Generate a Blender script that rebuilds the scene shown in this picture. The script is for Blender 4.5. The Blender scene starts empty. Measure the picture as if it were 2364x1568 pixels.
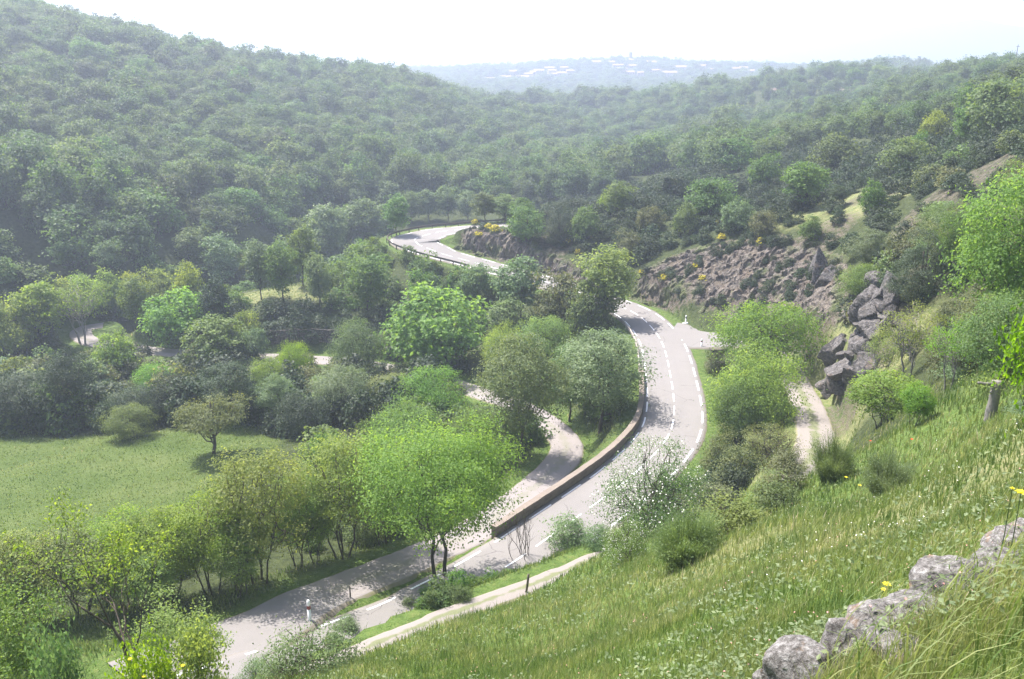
import bpy, math, random
import numpy as np
from mathutils import Vector, Matrix
# ------------------------------------------------------------------ camera, sky, sun, exposure
S = bpy.context.scene
COL = S.collection
CZ = 40.0                      # eye height above the datum (the main road is at about 5 m)
FPX = 1967.0                   # focal length in pixels of the 2364 x 1568 view
PITCH = math.radians(17.9)
cam_d = bpy.data.cameras.new('camera'); cam = bpy.data.objects.new('camera', cam_d); COL.objects.link(cam)
cam.location = (0, 0, CZ); cam.rotation_euler = (math.pi/2 - PITCH, 0, 0)
cam_d.sensor_width = 36; cam_d.lens = 36*FPX/2364; cam_d.clip_start = 0.1; cam_d.clip_end = 20000
S.camera = cam
SUN_EL, SUN_AZ = math.radians(61), math.radians(-50)      # azimuth from +Y, negative = left
W = bpy.data.worlds.new('World'); S.world = W; W.use_nodes = True
wn = W.node_tree.nodes; wl = W.node_tree.links; wn.clear()
sky = wn.new('ShaderNodeTexSky'); sky.sky_type = 'NISHITA'; sky.sun_disc = False
sky.sun_elevation = SUN_EL; sky.sun_rotation = SUN_AZ; sky.dust_density = 2.5; sky.air_density = 0.8; sky.ozone_density = 0.6
bg = wn.new('ShaderNodeBackground'); bg.inputs[1].default_value = 0.13
wo = wn.new('ShaderNodeOutputWorld'); wl.new(sky.outputs[0], bg.inputs[0]); wl.new(bg.outputs[0], wo.inputs[0])
sd = bpy.data.lights.new('sun', 'SUN'); sd.energy = 5.0; sd.angle = math.radians(0.6); sd.color = (1.0, 0.955, 0.88)
sun = bpy.data.objects.new('sun', sd); COL.objects.link(sun)
sv = Vector((math.cos(SUN_EL)*math.sin(SUN_AZ), math.cos(SUN_EL)*math.cos(SUN_AZ), math.sin(SUN_EL)))
sun.rotation_euler = sv.to_track_quat('Z', 'Y').to_euler(); sun.location = (0, 0, 200)
S.view_settings.view_transform = 'Standard'; S.view_settings.look = 'None'
S.view_settings.exposure = 1.38; S.view_settings.gamma = 1.0; S.view_settings.use_curve_mapping = False
S.render.engine = 'CYCLES'
cy = S.cycles
cy.max_bounces = 5; cy.diffuse_bounces = 3; cy.glossy_bounces = 1; cy.transmission_bounces = 3; cy.volume_bounces = 1
cy.transparent_max_bounces = 4; cy.use_denoising = True; cy.denoising_prefilter = 'NONE'; cy.sample_clamp_indirect = 4.0; cy.caustics_reflective = False; cy.caustics_refractive = False
cy.use_adaptive_sampling = True; cy.adaptive_threshold = 0.02
HAZE_DENSITY = 0.0006
rng = np.random.default_rng(11); random.seed(5)

# ------------------------------------------------------------------ helpers
def ray(px, py):
    u = (px-1182)/FPX; v = (py-784)/FPX
    c, s = math.cos(PITCH), math.sin(PITCH)
    return u, c - v*s, -(s + v*c)              # x, y, z (unnormalised)
def at_d(px, py, d):
    x, y, z = ray(px, py); k = d/math.hypot(x, y)
    return np.array([x*k, y*k, CZ + z*k])
def at_H(px, py, H):
    x, y, z = ray(px, py); k = -H/z
    return np.array([x*k, y*k, CZ - H])
def project(p):
    c, s = math.cos(PITCH), math.sin(PITCH)
    dz = p[2]-CZ
    dep = p[1]*c - dz*s
    up = p[1]*s + dz*c
    return 1182 + FPX*p[0]/dep, 784 - FPX*up/dep, dep
def smooth(a, b, x):
    t = np.clip((x-a)/(b-a), 0, 1); return t*t*(3-2*t)
def _h(ix, iy, iz, seed):
    h = (ix.astype(np.int64)*374761393 + iy.astype(np.int64)*668265263 + iz.astype(np.int64)*2147483647*3 + seed*1274126177) & 0xffffffff
    h = ((h ^ (h >> 13))*1274126177) & 0xffffffff
    h = ((h ^ (h >> 16))*2246822519) & 0xffffffff
    return ((h ^ (h >> 15)) & 0xffff)/65535.0
def noise3(x, y, z=None, seed=0):
    x = np.asarray(x, float); y = np.asarray(y, float); z = np.zeros_like(x) if z is None else np.asarray(z, float)
    ix, iy, iz = np.floor(x), np.floor(y), np.floor(z)
    fx, fy, fz = x-ix, y-iy, z-iz
    fx = fx*fx*(3-2*fx); fy = fy*fy*(3-2*fy); fz = fz*fz*(3-2*fz)
    r = 0
    for a in (0, 1):
        for b in (0, 1):
            for c in (0, 1):
                w = (fx if a else 1-fx)*(fy if b else 1-fy)*(fz if c else 1-fz)
                r = r + w*_h(ix+a, iy+b, iz+c, seed)
    return r*2-1
def fbm(x, y, z=None, oct=4, seed=0, gain=0.5):
    r = 0; a = 1.0; f = 1.0; t = 0
    for i in range(oct):
        r = r + a*noise3(x*f, y*f, None if z is None else z*f, seed+i*17); t += a; a *= gain; f *= 2.03
    return r/t
def cells(x, y, seed=0):
    """distance to nearest and second nearest jittered cell point"""
    ix, iy = np.floor(x), np.floor(y); d1 = np.full(x.shape, 9.0); d2 = d1.copy(); idv = np.zeros(x.shape); tx = idv.copy(); ty = idv.copy()
    for a in (-1, 0, 1):
        for b in (-1, 0, 1):
            cx = ix+a; cy_ = iy+b
            qx = cx + _h(cx, cy_, cx*0, seed); qy = cy_ + _h(cx, cy_, cx*0, seed+5)
            d = np.hypot(x-qx, y-qy); n = _h(cx, cy_, cx*0, seed+9)
            m = d < d1
            d2 = np.where(m, d1, np.minimum(d2, d)); idv = np.where(m, n, idv); tx = np.where(m, x-qx, tx); ty = np.where(m, y-qy, ty); d1 = np.where(m, d, d1)
    return d1, d2, idv, np.cos(idv*60)*tx+np.sin(idv*60)*ty

def mesh_np(name, V, F, mat=None, smooth_=False, fattr=None, vattr=None, uv=None):
    """V (n,3); F (m,k) array or list of such arrays"""
    V = np.ascontiguousarray(V, dtype=np.float32)
    Fs = F if isinstance(F, list) else [F]
    Fs = [np.asarray(f, dtype=np.int32) for f in Fs if len(f)]
    me = bpy.data.meshes.new(name)
    me.vertices.add(len(V)); me.vertices.foreach_set('co', V.ravel())
    loops = np.concatenate([f.ravel() for f in Fs]); tot = np.concatenate([np.full(len(f), f.shape[1], np.int32) for f in Fs])
    st = np.concatenate([[0], np.cumsum(tot)[:-1]]).astype(np.int32)
    me.loops.add(len(loops)); me.loops.foreach_set('vertex_index', loops)
    me.polygons.add(len(tot)); me.polygons.foreach_set('loop_start', st)
    me.polygons.foreach_set('use_smooth', np.full(len(tot), bool(smooth_)))
    me.update(calc_edges=True)
    for k, a in (fattr or {}).items():
        at = me.attributes.new(k, 'FLOAT', 'FACE'); at.data.foreach_set('value', np.asarray(a, np.float32))
    for k, a in (vattr or {}).items():
        at = me.attributes.new(k, 'FLOAT', 'POINT'); at.data.foreach_set('value', np.asarray(a, np.float32))
    if uv is not None:
        l = me.uv_layers.new(name='UVMap'); l.data.foreach_set('uv', np.asarray(uv, np.float32)[loops].ravel())
    if mat is not None: me.materials.append(mat)
    return me
def obj(name, me, parent=None, label=None, cat=None, group=None, kind=None, loc=None):
    o = bpy.data.objects.new(name, me); COL.objects.link(o)
    if parent: o.parent = parent
    if loc is not None: o.location = loc
    return tag(o, label, cat, group, kind)
def tag(o, label=None, cat=None, group=None, kind=None):
    if label: o['label'] = label
    if cat: o['category'] = cat
    if group: o['group'] = group
    if kind: o['kind'] = kind
    return o
class MB:
    """collects quads/tris"""
    def __init__(s): s.v = []; s.q = []; s.t = []; s.n = 0
    def add(s, V, Q=None, T=None):
        V = np.asarray(V, float)
        if Q is not None and len(Q): s.q.append(np.asarray(Q)+s.n)
        if T is not None and len(T): s.t.append(np.asarray(T)+s.n)
        s.v.append(V); s.n += len(V)
    def box(s, c, size, rz=0, taper=1.0):
        x, y, z = [k/2 for k in size]
        V = np.array([[-x, -y, -z], [x, -y, -z], [x, y, -z], [-x, y, -z], [-x*taper, -y*taper, z], [x*taper, -y*taper, z], [x*taper, y*taper, z], [-x*taper, y*taper, z]])
        ca, sa = math.cos(rz), math.sin(rz)
        V = np.c_[V[:, 0]*ca-V[:, 1]*sa, V[:, 0]*sa+V[:, 1]*ca, V[:, 2]] + np.array(c)
        s.add(V, [[0, 3, 2, 1], [4, 5, 6, 7], [0, 1, 5, 4], [1, 2, 6, 5], [2, 3, 7, 6], [3, 0, 4, 7]])
    def tube(s, P, R, n=6, cap=True):
        P = np.asarray(P, float); k = len(P)
        T = np.gradient(P, axis=0); T /= np.linalg.norm(T, axis=1)[:, None]+1e-9
        up = np.array([0.13, 0.21, 0.97]) if abs(T[0][2]) < 0.9 else np.array([1.0, 0.1, 0.05])
        A = np.cross(T, up); A /= np.linalg.norm(A, axis=1)[:, None]+1e-9
        B = np.cross(T, A)
        an = np.arange(n)*2*math.pi/n
        V = P[:, None, :] + (A[:, None, :]*np.cos(an)[None, :, None] + B[:, None, :]*np.sin(an)[None, :, None])*np.asarray(R)[:, None, None]
        i = np.arange(k-1)[:, None]*n; j = np.arange(n)[None, :]; j2 = (j+1) % n
        Q = np.stack([i+j, i+j2, i+n+j2, i+n+j], -1).reshape(-1, 4)
        V = V.reshape(-1, 3)
        if cap:
            V = np.vstack([V, P[-1]]); t = np.array([[(k-1)*n+a, (k-1)*n+(a+1) % n, k*n] for a in range(n)])
            s.add(V, Q, t)
        else: s.add(V, Q)
    def mesh(s, name, mat, smooth_=False):
        F = []
        if s.q: F.append(np.vstack(s.q))
        if s.t: F.append(np.vstack(s.t))
        return mesh_np(name, np.vstack(s.v), F, mat, smooth_)

# ------------------------------------------------------------------ materials
def newmat(name):
    m = bpy.data.materials.new(name); m.use_nodes = True
    nt = m.node_tree; nt.nodes.clear()
    out = nt.nodes.new('ShaderNodeOutputMaterial'); return m, nt, out
class N:
    def __init__(s, nt): s.nt = nt
    def __call__(s, typ, ins=None, **kw):
        n = s.nt.nodes.new(typ)
        for k, v in kw.items(): setattr(n, k, v)
        for k, v in (ins or {}).items():
            i = n.inputs[k]
            if isinstance(v, bpy.types.NodeSocket): s.nt.links.new(v, i)
            else: i.default_value = v
        return n
    def mixc(s, f, a, b, blend='MIX'):
        n = s.nt.nodes.new('ShaderNodeMix'); n.data_type = 'RGBA'; n.blend_type = blend
        for i, v in ((0, f), (6, a), (7, b)):
            if isinstance(v, bpy.types.NodeSocket): s.nt.links.new(v, n.inputs[i])
            else: n.inputs[i].default_value = v if i == 0 else (tuple(v)+(1,) if len(v) == 3 else v)
        return n.outputs[2]
    def math(s, op, a, b=0.0, c=0.0, clamp=False):
        n = s.nt.nodes.new('ShaderNodeMath'); n.operation = op; n.use_clamp = clamp
        for i, v in enumerate((a, b, c)):
            if isinstance(v, bpy.types.NodeSocket): s.nt.links.new(v, n.inputs[i])
            else: n.inputs[i].default_value = v
        return n.outputs[0]
    def ramp(s, f, stops):
        n = s.nt.nodes.new('ShaderNodeValToRGB'); e = n.color_ramp.elements
        while len(e) < len(stops): e.new(0.5)
        for el, (p, c) in zip(e, stops): el.position = p; el.color = tuple(c)+(1,) if len(c) == 3 else c
        s.nt.links.new(f, n.inputs[0]); return n.outputs[0]
    def noise(s, scale, detail=4, rough=0.55, vec=None, dist=0.0):
        n = s.nt.nodes.new('ShaderNodeTexNoise'); n.inputs['Scale'].default_value = scale; n.inputs['Detail'].default_value = detail
        n.inputs['Roughness'].default_value = rough; n.inputs['Distortion'].default_value = dist
        if vec is not None: s.nt.links.new(vec, n.inputs['Vector'])
        return n.outputs['Fac']
    def attr(s, name):
        n = s.nt.nodes.new('ShaderNodeAttribute'); n.attribute_name = name; return n.outputs['Fac']
    def pos(s):
        return s.nt.nodes.new('ShaderNodeNewGeometry').outputs['Position']
def leaf_mat(name, a, b, trans, tw=0.5, vary=0.35, rough=0.55, spec=0.3):
    """a,b: leaf colours mixed by the per-leaf tint; trans: colour of light passing through"""
    m, nt, out = newmat(name); n = N(nt)
    oi = nt.nodes.new('ShaderNodeObjectInfo')
    c = n.mixc(n.attr('tint'), a, b)
    r = oi.outputs['Random']
    val = n.math('ADD', n.math('MULTIPLY', r, vary), 1-vary/2)
    r2 = n.math('FRACT', n.math('MULTIPLY', r, 7.31))
    hue = n.math('ADD', n.math('MULTIPLY', r2, 0.04), 0.49)
    sat = n.math('ADD', n.math('MULTIPLY', n.math('FRACT', n.math('MULTIPLY', r, 13.7)), 0.3), 0.8)
    h = n('ShaderNodeHueSaturation', {'Hue': hue, 'Saturation': sat, 'Value': val, 'Color': c}).outputs[0]
    ct = n.mixc(1.0, h, trans, 'MULTIPLY')
    p = n('ShaderNodeBsdfPrincipled', {'Base Color': h, 'Roughness': rough, 'Specular IOR Level': spec})
    t = n('ShaderNodeBsdfTranslucent', {'Color': ct})
    mx = n('ShaderNodeMixShader', {0: tw, 1: p.outputs[0], 2: t.outputs[0]})
    nt.links.new(mx.outputs[0], out.inputs[0]); return m
def simple(name, col, rough=0.8, spec=0.3, var=0.25, scale=4.0, metal=0.0, bump=0.0):
    m, nt, out = newmat(name); n = N(nt)
    f = n.noise(scale, 5, 0.6, n.pos())
    c = n.mixc(n.math('MULTIPLY', f, 1.0), tuple(k*(1-var) for k in col), tuple(min(1, k*(1+var)) for k in col))
    ins = {'Base Color': c, 'Roughness': rough, 'Specular IOR Level': spec, 'Metallic': metal}
    if bump:
        ins['Normal'] = n('ShaderNodeBump', {'Height': f, 'Strength': bump, 'Distance': 0.1}).outputs[0]
    p = n('ShaderNodeBsdfPrincipled', ins); nt.links.new(p.outputs[0], out.inputs[0]); return m
M = {}
M['bright'] = leaf_mat('leaf_bright', (0.095, 0.17, 0.02), (0.19, 0.29, 0.038), (2.4, 2.1, 1.2), 0.5, 0.3)
M['yellow'] = leaf_mat('leaf_yellow_green', (0.13, 0.185, 0.03), (0.24, 0.28, 0.06), (2.1, 2.0, 1.1), 0.5, 0.2)
M['mid'] = leaf_mat('leaf_mid', (0.06, 0.11, 0.024), (0.14, 0.20, 0.05), (2.2, 2.0, 1.1), 0.42, 0.4)
M['dark'] = leaf_mat('leaf_dark', (0.022, 0.04, 0.016), (0.055, 0.08, 0.03), (1.8, 1.8, 1.1), 0.25, 0.4)
M['olive'] = leaf_mat('leaf_olive', (0.085, 0.115, 0.03), (0.175, 0.205, 0.06), (2.0, 1.8, 1.1), 0.4, 0.35)
M['pale'] = leaf_mat('leaf_pale', (0.07, 0.12, 0.04), (0.18, 0.24, 0.095), (1.8, 1.8, 1.1), 0.38, 0.3, 0.55, 0.35)
M['far'] = leaf_mat('leaf_far', (0.036, 0.07, 0.02), (0.125, 0.175, 0.055), (2.1, 2.0, 1.15), 0.40, 0.6)
M['scrub'] = leaf_mat('leaf_scrub', (0.06, 0.08, 0.028), (0.17, 0.175, 0.07), (1.8, 1.7, 1.1), 0.35, 0.5)
M['broom'] = leaf_mat('leaf_broom', (0.085, 0.13, 0.05), (0.19, 0.24, 0.11), (1.8, 1.8, 1.1), 0.35, 0.2)
M['bark'] = simple('bark', (0.085, 0.07, 0.06), 0.95, 0.1, 0.4, 9)
M['bark_grey'] = simple('bark_grey', (0.2, 0.185, 0.175), 0.95, 0.1, 0.4, 9)
M['blossom'] = simple('blossom_white', (0.75, 0.72, 0.68), 0.8, 0.2, 0.1, 5)
M['yellow_bloom'] = simple('bloom_yellow', (0.62, 0.52, 0.03), 0.7, 0.2, 0.15, 5)
M['white_paint'] = simple('white_road_paint', (0.82, 0.82, 0.84), 0.7, 0.3, 0.12, 6)
# ------------------------------------------------------------------ the shape of the land
# control points: pixel of a ground point and its depth below the eye (H) ...
CP_H = [
 # slope below the camera
 (2364,1568,2.9),(1900,1500,4.3),(1800,1568,4.7),(1990,1450,4.6),(2200,1360,5.0),(2350,1262,5.3),(1500,1568,8),(1182,1568,12.5),(830,1568,18),(700,1568,21),
 (1182,1450,20.5),(1217,1370,27),(1560,1400,14),(1900,1300,8.2),(1350,1480,16),(2100,1150,10),(2364,1100,7.5),(2364,1000,11),(2285,965,14),(2100,970,19),
 (1930,1085,20.5),(1800,1130,20),(1800,1200,15),(1700,1195,20),(1560,1250,22),(1440,1270,25),(1000,1440,25.5),(860,1500,25),(560,1560,25),(300,1568,25.5),(0,1568,26),
 # bank between path and road
 (1360,1268,30.5),(1300,1283,30.3),(1200,1316,29.9),(1100,1346,29.6),(1000,1384,29.2),(900,1424,28.8),(830,1455,28.4),(1500,1190,33.8),(1600,1110,34.2),(1700,1060,33.8),(1780,1060,33),(1640,960,35),(1660,880,35),(1740,900,34.6),
 # right of the track, crag and the slope above
 (1960,960,29),(1920,905,30),(2000,930,26),(2060,975,22.5),(2150,860,19.5),(2250,860,16.5),(2364,850,13),(2230,760,18.5),(2364,700,13.5),
 # meadow and terraces
 (0,1000,41),(200,1005,41),(420,985,40.5),(620,1000,40),(490,1048,38.5),(0,1120,39),(300,1150,38),(0,1230,37),(600,1120,37.5),
 (560,900,41.5),(200,900,43),(0,880,44),(720,940,40.5),(760,890,41.2),(900,950,40),(1000,980,39.5),(860,1100,37),(1100,1000,39.5),(1150,1100,38.5),(950,1200,35.5),
 (1230,1080,38.6),(1400,960,38),(1420,900,37.5),(1350,870,39.5),(1250,870,40.5),(1000,850,41.8),
 (400,785,43.5),(560,770,41.5),(720,762,40.5),(860,765,40.5),(1000,790,41),(640,660,39),(500,700,41.5),(350,740,42),(780,640,38),(900,700,38.2),(960,640,35.4),(1050,680,37),
 (1150,720,37.5),(1250,760,38),(1350,760,37.5),(1250,700,36.2),(1350,715,35.8),(120,740,46),(30,760,47),(280,700,44),
]
# ... or its horizontal distance (D)
CP_D = [
 # road cut, knoll and the hillside on the right
 (1750,560,127),(1600,575,133),(1480,590,139),(1900,600,116),(1960,660,103),(1850,765,104),(1700,742,115),(1560,715,121),(1300,560,152),(1250,600,148),
 (2030,690,84),(2120,690,82),(1990,740,86),(2200,640,80),(2364,560,80),(2060,600,100),
 (1100,519,164),(1160,530,158),(1240,500,175),(1350,500,168),(1500,510,155),(1650,500,150),(1800,470,152),(1950,460,140),(2050,450,130),(2120,420,135),(2220,400,118),(2364,350,110),(2364,450,95),
 (1700,430,185),(1880,400,180),(2000,380,172),(2150,350,165),(2300,300,165),(2364,240,190),(1480,442,212),(1600,400,225),(1750,350,270),(1900,330,255),(2050,300,260),
 (1850,270,400),(2000,240,390),(2150,215,380),(2300,200,330),(2000,200,520),(2150,186,520),(2280,170,480),(2364,165,460),
 # left wooded slope (ground under the trees)
 (0,62,430),(150,86,440),(350,104,455),(450,118,465),(600,158,475),(800,196,500),(930,212,540),
 (0,120,375),(300,160,385),(600,205,400),(850,240,420),(0,240,310),(300,275,315),(600,315,320),(850,350,330),(1030,390,320),
 (0,370,250),(300,400,250),(600,430,255),(850,450,262),(1100,455,262),(0,500,200),(300,520,205),(600,535,215),(0,610,175),(250,610,182),(450,600,192),
 (1220,470,250),(1350,480,222),
 # farther spurs and the village hill
 (930,205,470),(1000,240,520),(1050,300,410),(1200,335,430),(1350,365,400),(1450,400,330),(1550,335,440),(1700,295,480),(1030,275,460),(1200,285,490),(1400,300,540),(1100,243,560),(1250,254,590),(1400,270,570),(1550,268,610),(1700,262,600),(1850,238,640),
 (1000,195,1240),(1150,197,1260),(1300,194,1270),(1450,190,1280),(1600,190,1260),(1750,192,1150),(1900,192,1000),
 (960,176,1380),(1100,173,1400),(1200,171,1400),(1300,163,1420),(1380,154,1440),(1455,149,1450),(1530,154,1440),(1650,163,1410),(1750,170,1350),(1900,177,1150),(2000,178,900),
]
# hidden points: pixel column (at mid height), distance, metres below the eye
CP_X = [(0,150,48),(300,165,50),(500,182,50),(700,205,51),(900,228,51),(-300,430,-45),(-300,250,15),(-300,150,45),(-400,90,39),(-300,60,32),
 (1500,60,34.3),(1650,58,33.6),(1750,62,32.2),(1850,56,31),(1850,48,27.5),(2000,56,24),
 (2700,30,4),(2700,60,6),(2700,150,0),(2700,400,-8),(3400,15,0),(1000,700,52),(1600,620,48),(1350,560,50),(2600,900,40),
 (-1500,15,12),(-1500,60,30),(-1500,200,30),(3900,15,-3),(3900,80,-20)]
for px in (-600, 0, 400, 800, 1200, 1600, 2000, 2400, 3000):
    CP_X += [(px, 2300, 70), (px, 6000, 110)]
for px in (-600, 0, 350, 650):
    CP_X += [(px, 900, 30)]
pts = [at_H(*c) for c in CP_H] + [at_d(*c) for c in CP_D]
for px, d, H in CP_X:
    p = at_d(px, 784, d); p[2] = CZ-H; pts.append(p)
pts += [np.array([0, 0, CZ-1.62]), np.array([1.5, 1.5, CZ-2.2]), np.array([-2, 1.2, CZ-2.6]), np.array([3, -2, CZ-0.9]), np.array([-3, -2, CZ-1.6]), np.array([0, -12, CZ+6]), np.array([-14, -8, CZ+2]), np.array([14, -8, CZ+6])]

# roads: left edge of the main road (pixel x, y, depth below the eye, lane width)
MAIN = [(-60,1680,27.5,3),(150,1625,28.3,3),(340,1575,29.3,3),(520,1525,30.3,3),(668,1474,31.5,3),(760,1436,32.3,3),(870,1398,33.3,3),(945,1360,34,3),(1020,1322,34.6,3),(1110,1270,35,3),(1145,1248,35,3),
 (1229,1192,35,3),(1314,1135,35,3),(1386,1084,35,3),(1448,1029,35,3),(1481,984,35,3),(1491,940,35,3),(1491,898,35,3),(1488,861,35,3),(1484,827,35,3),(1477,796,35,3),(1462,767,35,3),(1436,738,35,3),
 (1400,717,35,3),(1320,688,35,3),(1235,660,34.9,3),(1145,635,34.5,3),(1073,615,34,3.1),(1031,604,33.6,3.3),(980,591,33,3.8),(935,577,32.5,4.2),(911,566,32.1,4.4),(903,557,32,4.4),(912,548,32,4.4),(944,539,31.9,4.2),
 (991,530,31.7,3.8),(1057,524,31.4,3.3),(1110,520,31,3),(1160,516,30.6,3),(1210,512,30,3)]
LOWER = [(300,1572,29.2),(430,1528,30.0),(540,1482,30.8),(630,1437,31.5),(700,1393,32.2),(800,1352,33.1),(905,1312,34.0),(990,1275,34.7),(1075,1237,35.5),(1140,1196,36.3),(1203,1150,37.2),(1262,1100,38.1),(1300,1060,38.7),(1308,1030,39),(1292,1000,39.4),(1240,960,39.9),(1180,930,40.4),(1110,908,41),
 (1000,872,41.8),(900,851,42.4),(800,836,42.9),(700,829,43.2),(600,824,43.5),(480,818,43.9),(370,812,44.3),(280,800,44.7),(215,790,45),(186,774,45.1),(196,758,45),(240,750,44.8)]
TRACK = [(1545,772,35),(1600,778,35),(1660,783,34.9),(1720,790,34.7),(1780,815,34.4),(1815,845,34.1),(1838,885,33.7),(1862,930,33.2),(1878,975,32.6),(1882,1015,32),(1870,1060,31.3),(1838,1100,30.8),(1790,1160,30.4),(1700,1215,30.0),(1600,1245,29.6),(1500,1268,29.3),(1440,1277,29.1),
 (1390,1285,29.0),(1290,1325,28.8),(1200,1360,28.5),(1100,1396,28.1),(1000,1433,27.6),(900,1474,27),(830,1506,26.6),(740,1545,26.2),(640,1600,25.6)]
def resample(P, step):
    P = np.asarray(P, float); k = P.shape[1]
    A = np.vstack([2*P[0]-P[1], P, 2*P[-1]-P[-2]]); out = []
    for i in range(1, len(A)-2):
        t = np.linspace(0, 1, 24, endpoint=False)[:, None]
        p0, p1, p2, p3 = A[i-1], A[i], A[i+1], A[i+2]
        out.append(0.5*((2*p1)+(-p0+p2)*t+(2*p0-5*p1+4*p2-p3)*t**2+(-p0+3*p1-3*p2+p3)*t**3))
    out = np.vstack(out+[P[-1:]])
    for it in range(40):    # smooth the kinks of hand-read points
        out[1:-1] = 0.5*out[1:-1] + 0.25*(out[:-2]+out[2:])
    s = np.concatenate([[0], np.cumsum(np.linalg.norm(np.diff(out[:, :2], axis=0), axis=1))])
    q = np.arange(0, s[-1], step)
    return np.stack([np.interp(q, s, out[:, j]) for j in range(k)], 1)
def normals2(P):
    T = np.gradient(P[:, :2], axis=0); T /= np.linalg.norm(T, axis=1)[:, None]+1e-9
    return np.c_[T[:, 1], -T[:, 0]]          # to the right of travel
mainL = resample([list(at_H(a, b, h))+[w] for a, b, h, w in MAIN], 0.5)
nrm = normals2(mainL)
mainC = mainL.copy(); mainC[:, :2] += nrm*mainL[:, 3:4]
mainR = mainL.copy(); mainR[:, :2] += nrm*2*mainL[:, 3:4]
lowerC = resample([list(at_H(*c)) for c in LOWER], 0.5)
trackC = resample([list(at_H(*c)) for c in TRACK], 0.5)
LOW_HW = 1.75
td_ = np.hypot(trackC[:, 0], trackC[:, 1]); TRK_HW = 0.62+0.98*smooth(52, 64, td_); trackC = np.c_[trackC, TRK_HW]

# thin-plate spline over (azimuth, log distance)
def feat(x, y):
    r = np.hypot(x, y); return np.stack([np.arctan2(x, y), np.log(r+3.0)], -1)
for C in (mainC[::24], lowerC[::24], trackC[::20]):
    pts += [p[:3] for p in C]
PT = np.array(pts); FT = feat(PT[:, 0], PT[:, 1])
def tps(d): return np.where(d > 1e-9, d*d*np.log(d+1e-12), 0)
n_ = len(PT); K = tps(np.linalg.norm(FT[:, None]-FT[None], axis=2)) + np.eye(n_)*2e-4
Pm = np.c_[np.ones(n_), FT]; A_ = np.block([[K, Pm], [Pm.T, np.zeros((3, 3))]])
sc_w = np.log(np.hypot(PT[:, 0], PT[:, 1])+3)
sol = np.linalg.solve(A_, np.r_[PT[:, 2], 0, 0, 0])
def raw_z(x, y):
    sh = x.shape; x = x.ravel(); y = y.ravel(); out = np.empty(len(x))
    for i in range(0, len(x), 60000):
        f = feat(x[i:i+60000], y[i:i+60000])
        d = np.sqrt(((f[:, None]-FT[None])**2).sum(-1))
        out[i:i+60000] = tps(d)@sol[:n_] + sol[n_] + f@sol[n_+1:]
    return out.reshape(sh)
def axis(lo, hi, flo, fhi, step, grow):
    a = list(np.arange(flo, fhi+1e-6, step)); s = step
    while a[-1] < hi: s = min(s*grow, 60); a.append(a[-1]+s)
    s = step
    while a[0] > lo: s = min(s*grow, 60); a.insert(0, a[0]-s)
    return np.array(a)
XS = axis(-3200, 4200, -85, 70, 0.55, 1.035); YS = axis(-30, 6200, -6, 175, 0.55, 1.03)
GX, GY = np.meshgrid(XS, YS)
GZ = raw_z(GX, GY)
R_ = np.hypot(GX, GY)
GZ += fbm(GX/9, GY/9, oct=3, seed=3)*np.clip(R_/120, 0.12, 1.0)*0.9 + fbm(GX/60, GY/60, oct=3, seed=8)*smooth(170, 450, R_)*5 + fbm(GX/130+3, GY/130, oct=2, seed=12)*smooth(330, 560, R_)*(1-smooth(1000, 1300, R_))*8*smooth(-60, 140, GX)
near_mask = (GX > -95) & (GX < 80) & (GY < 200) & (GY > 20)
ii = np.where(near_mask.ravel())[0]
gx, gy = GX.ravel()[ii], GY.ravel()[ii]
def near_poly(P, x, y):
    """distance to and height of the nearest sample"""
    best = np.full(len(x), 1e9); zi = np.zeros(len(x)); hw = np.zeros(len(x)); sd_ = np.zeros(len(x))
    N2 = normals2(P)
    for i in range(0, len(P), 2):
        dx = x-P[i, 0]; dy = y-P[i, 1]; d = dx*dx+dy*dy; m = d < best
        best[m] = d[m]; zi[m] = P[i, 2]; hw[m] = P[i, 3] if P.shape[1] > 3 else 0
        sd_[m] = (dx*N2[i, 0]+dy*N2[i, 1])[m]
    return np.sqrt(best), zi, hw, sd_
cv = GZ.ravel()[ii].copy(); wsum = np.zeros(len(ii)); zsum = np.zeros(len(ii)); ROADMASK = np.zeros(len(ii))
for P, hw0, sh, pr in ((mainC, None, 3.2, 4.0), (lowerC, LOW_HW, 2.4, 1.0), (trackC, None, 1.5, 1.0)):
    d, z, hw, sd_ = near_poly(P, gx, gy)
    h = (hw if hw0 is None else hw0)+0.75
    shv = np.where((sd_ > 0) & (gy < 66) & (hw0 is None) & (sh > 3), 0.5, sh)
    w = 1-smooth(h, h+shv, d)
    wp = w*pr
    inside = (d < h)
    wp = np.where(inside, 30.0*pr*w, wp)
    wsum += wp; zsum += wp*(z-0.10); ROADMASK = np.maximum(ROADMASK, w)
wn_ = np.clip(wsum, 0, 1)
cv = np.where(wsum > 1e-6, cv*(1-wn_) + zsum/np.maximum(wsum, 1e-6)*wn_, cv)
tmp = GZ.ravel(); tmp[ii] = cv; GZ = tmp.reshape(GZ.shape)
rm = np.zeros(GZ.size); rm[ii] = ROADMASK; RM = rm.reshape(GZ.shape)
def grid_at(G, x, y):
    x = np.asarray(x, float); y = np.asarray(y, float)
    i = np.clip(np.searchsorted(XS, x)-1, 0, len(XS)-2); j = np.clip(np.searchsorted(YS, y)-1, 0, len(YS)-2)
    u = np.clip((x-XS[i])/(XS[i+1]-XS[i]), 0, 1); v = np.clip((y-YS[j])/(YS[j+1]-YS[j]), 0, 1)
    return (G[j, i]*(1-u)+G[j, i+1]*u)*(1-v)+(G[j+1, i]*(1-u)+G[j+1, i+1]*u)*v
def gz(x, y): return grid_at(GZ, x, y)
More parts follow.
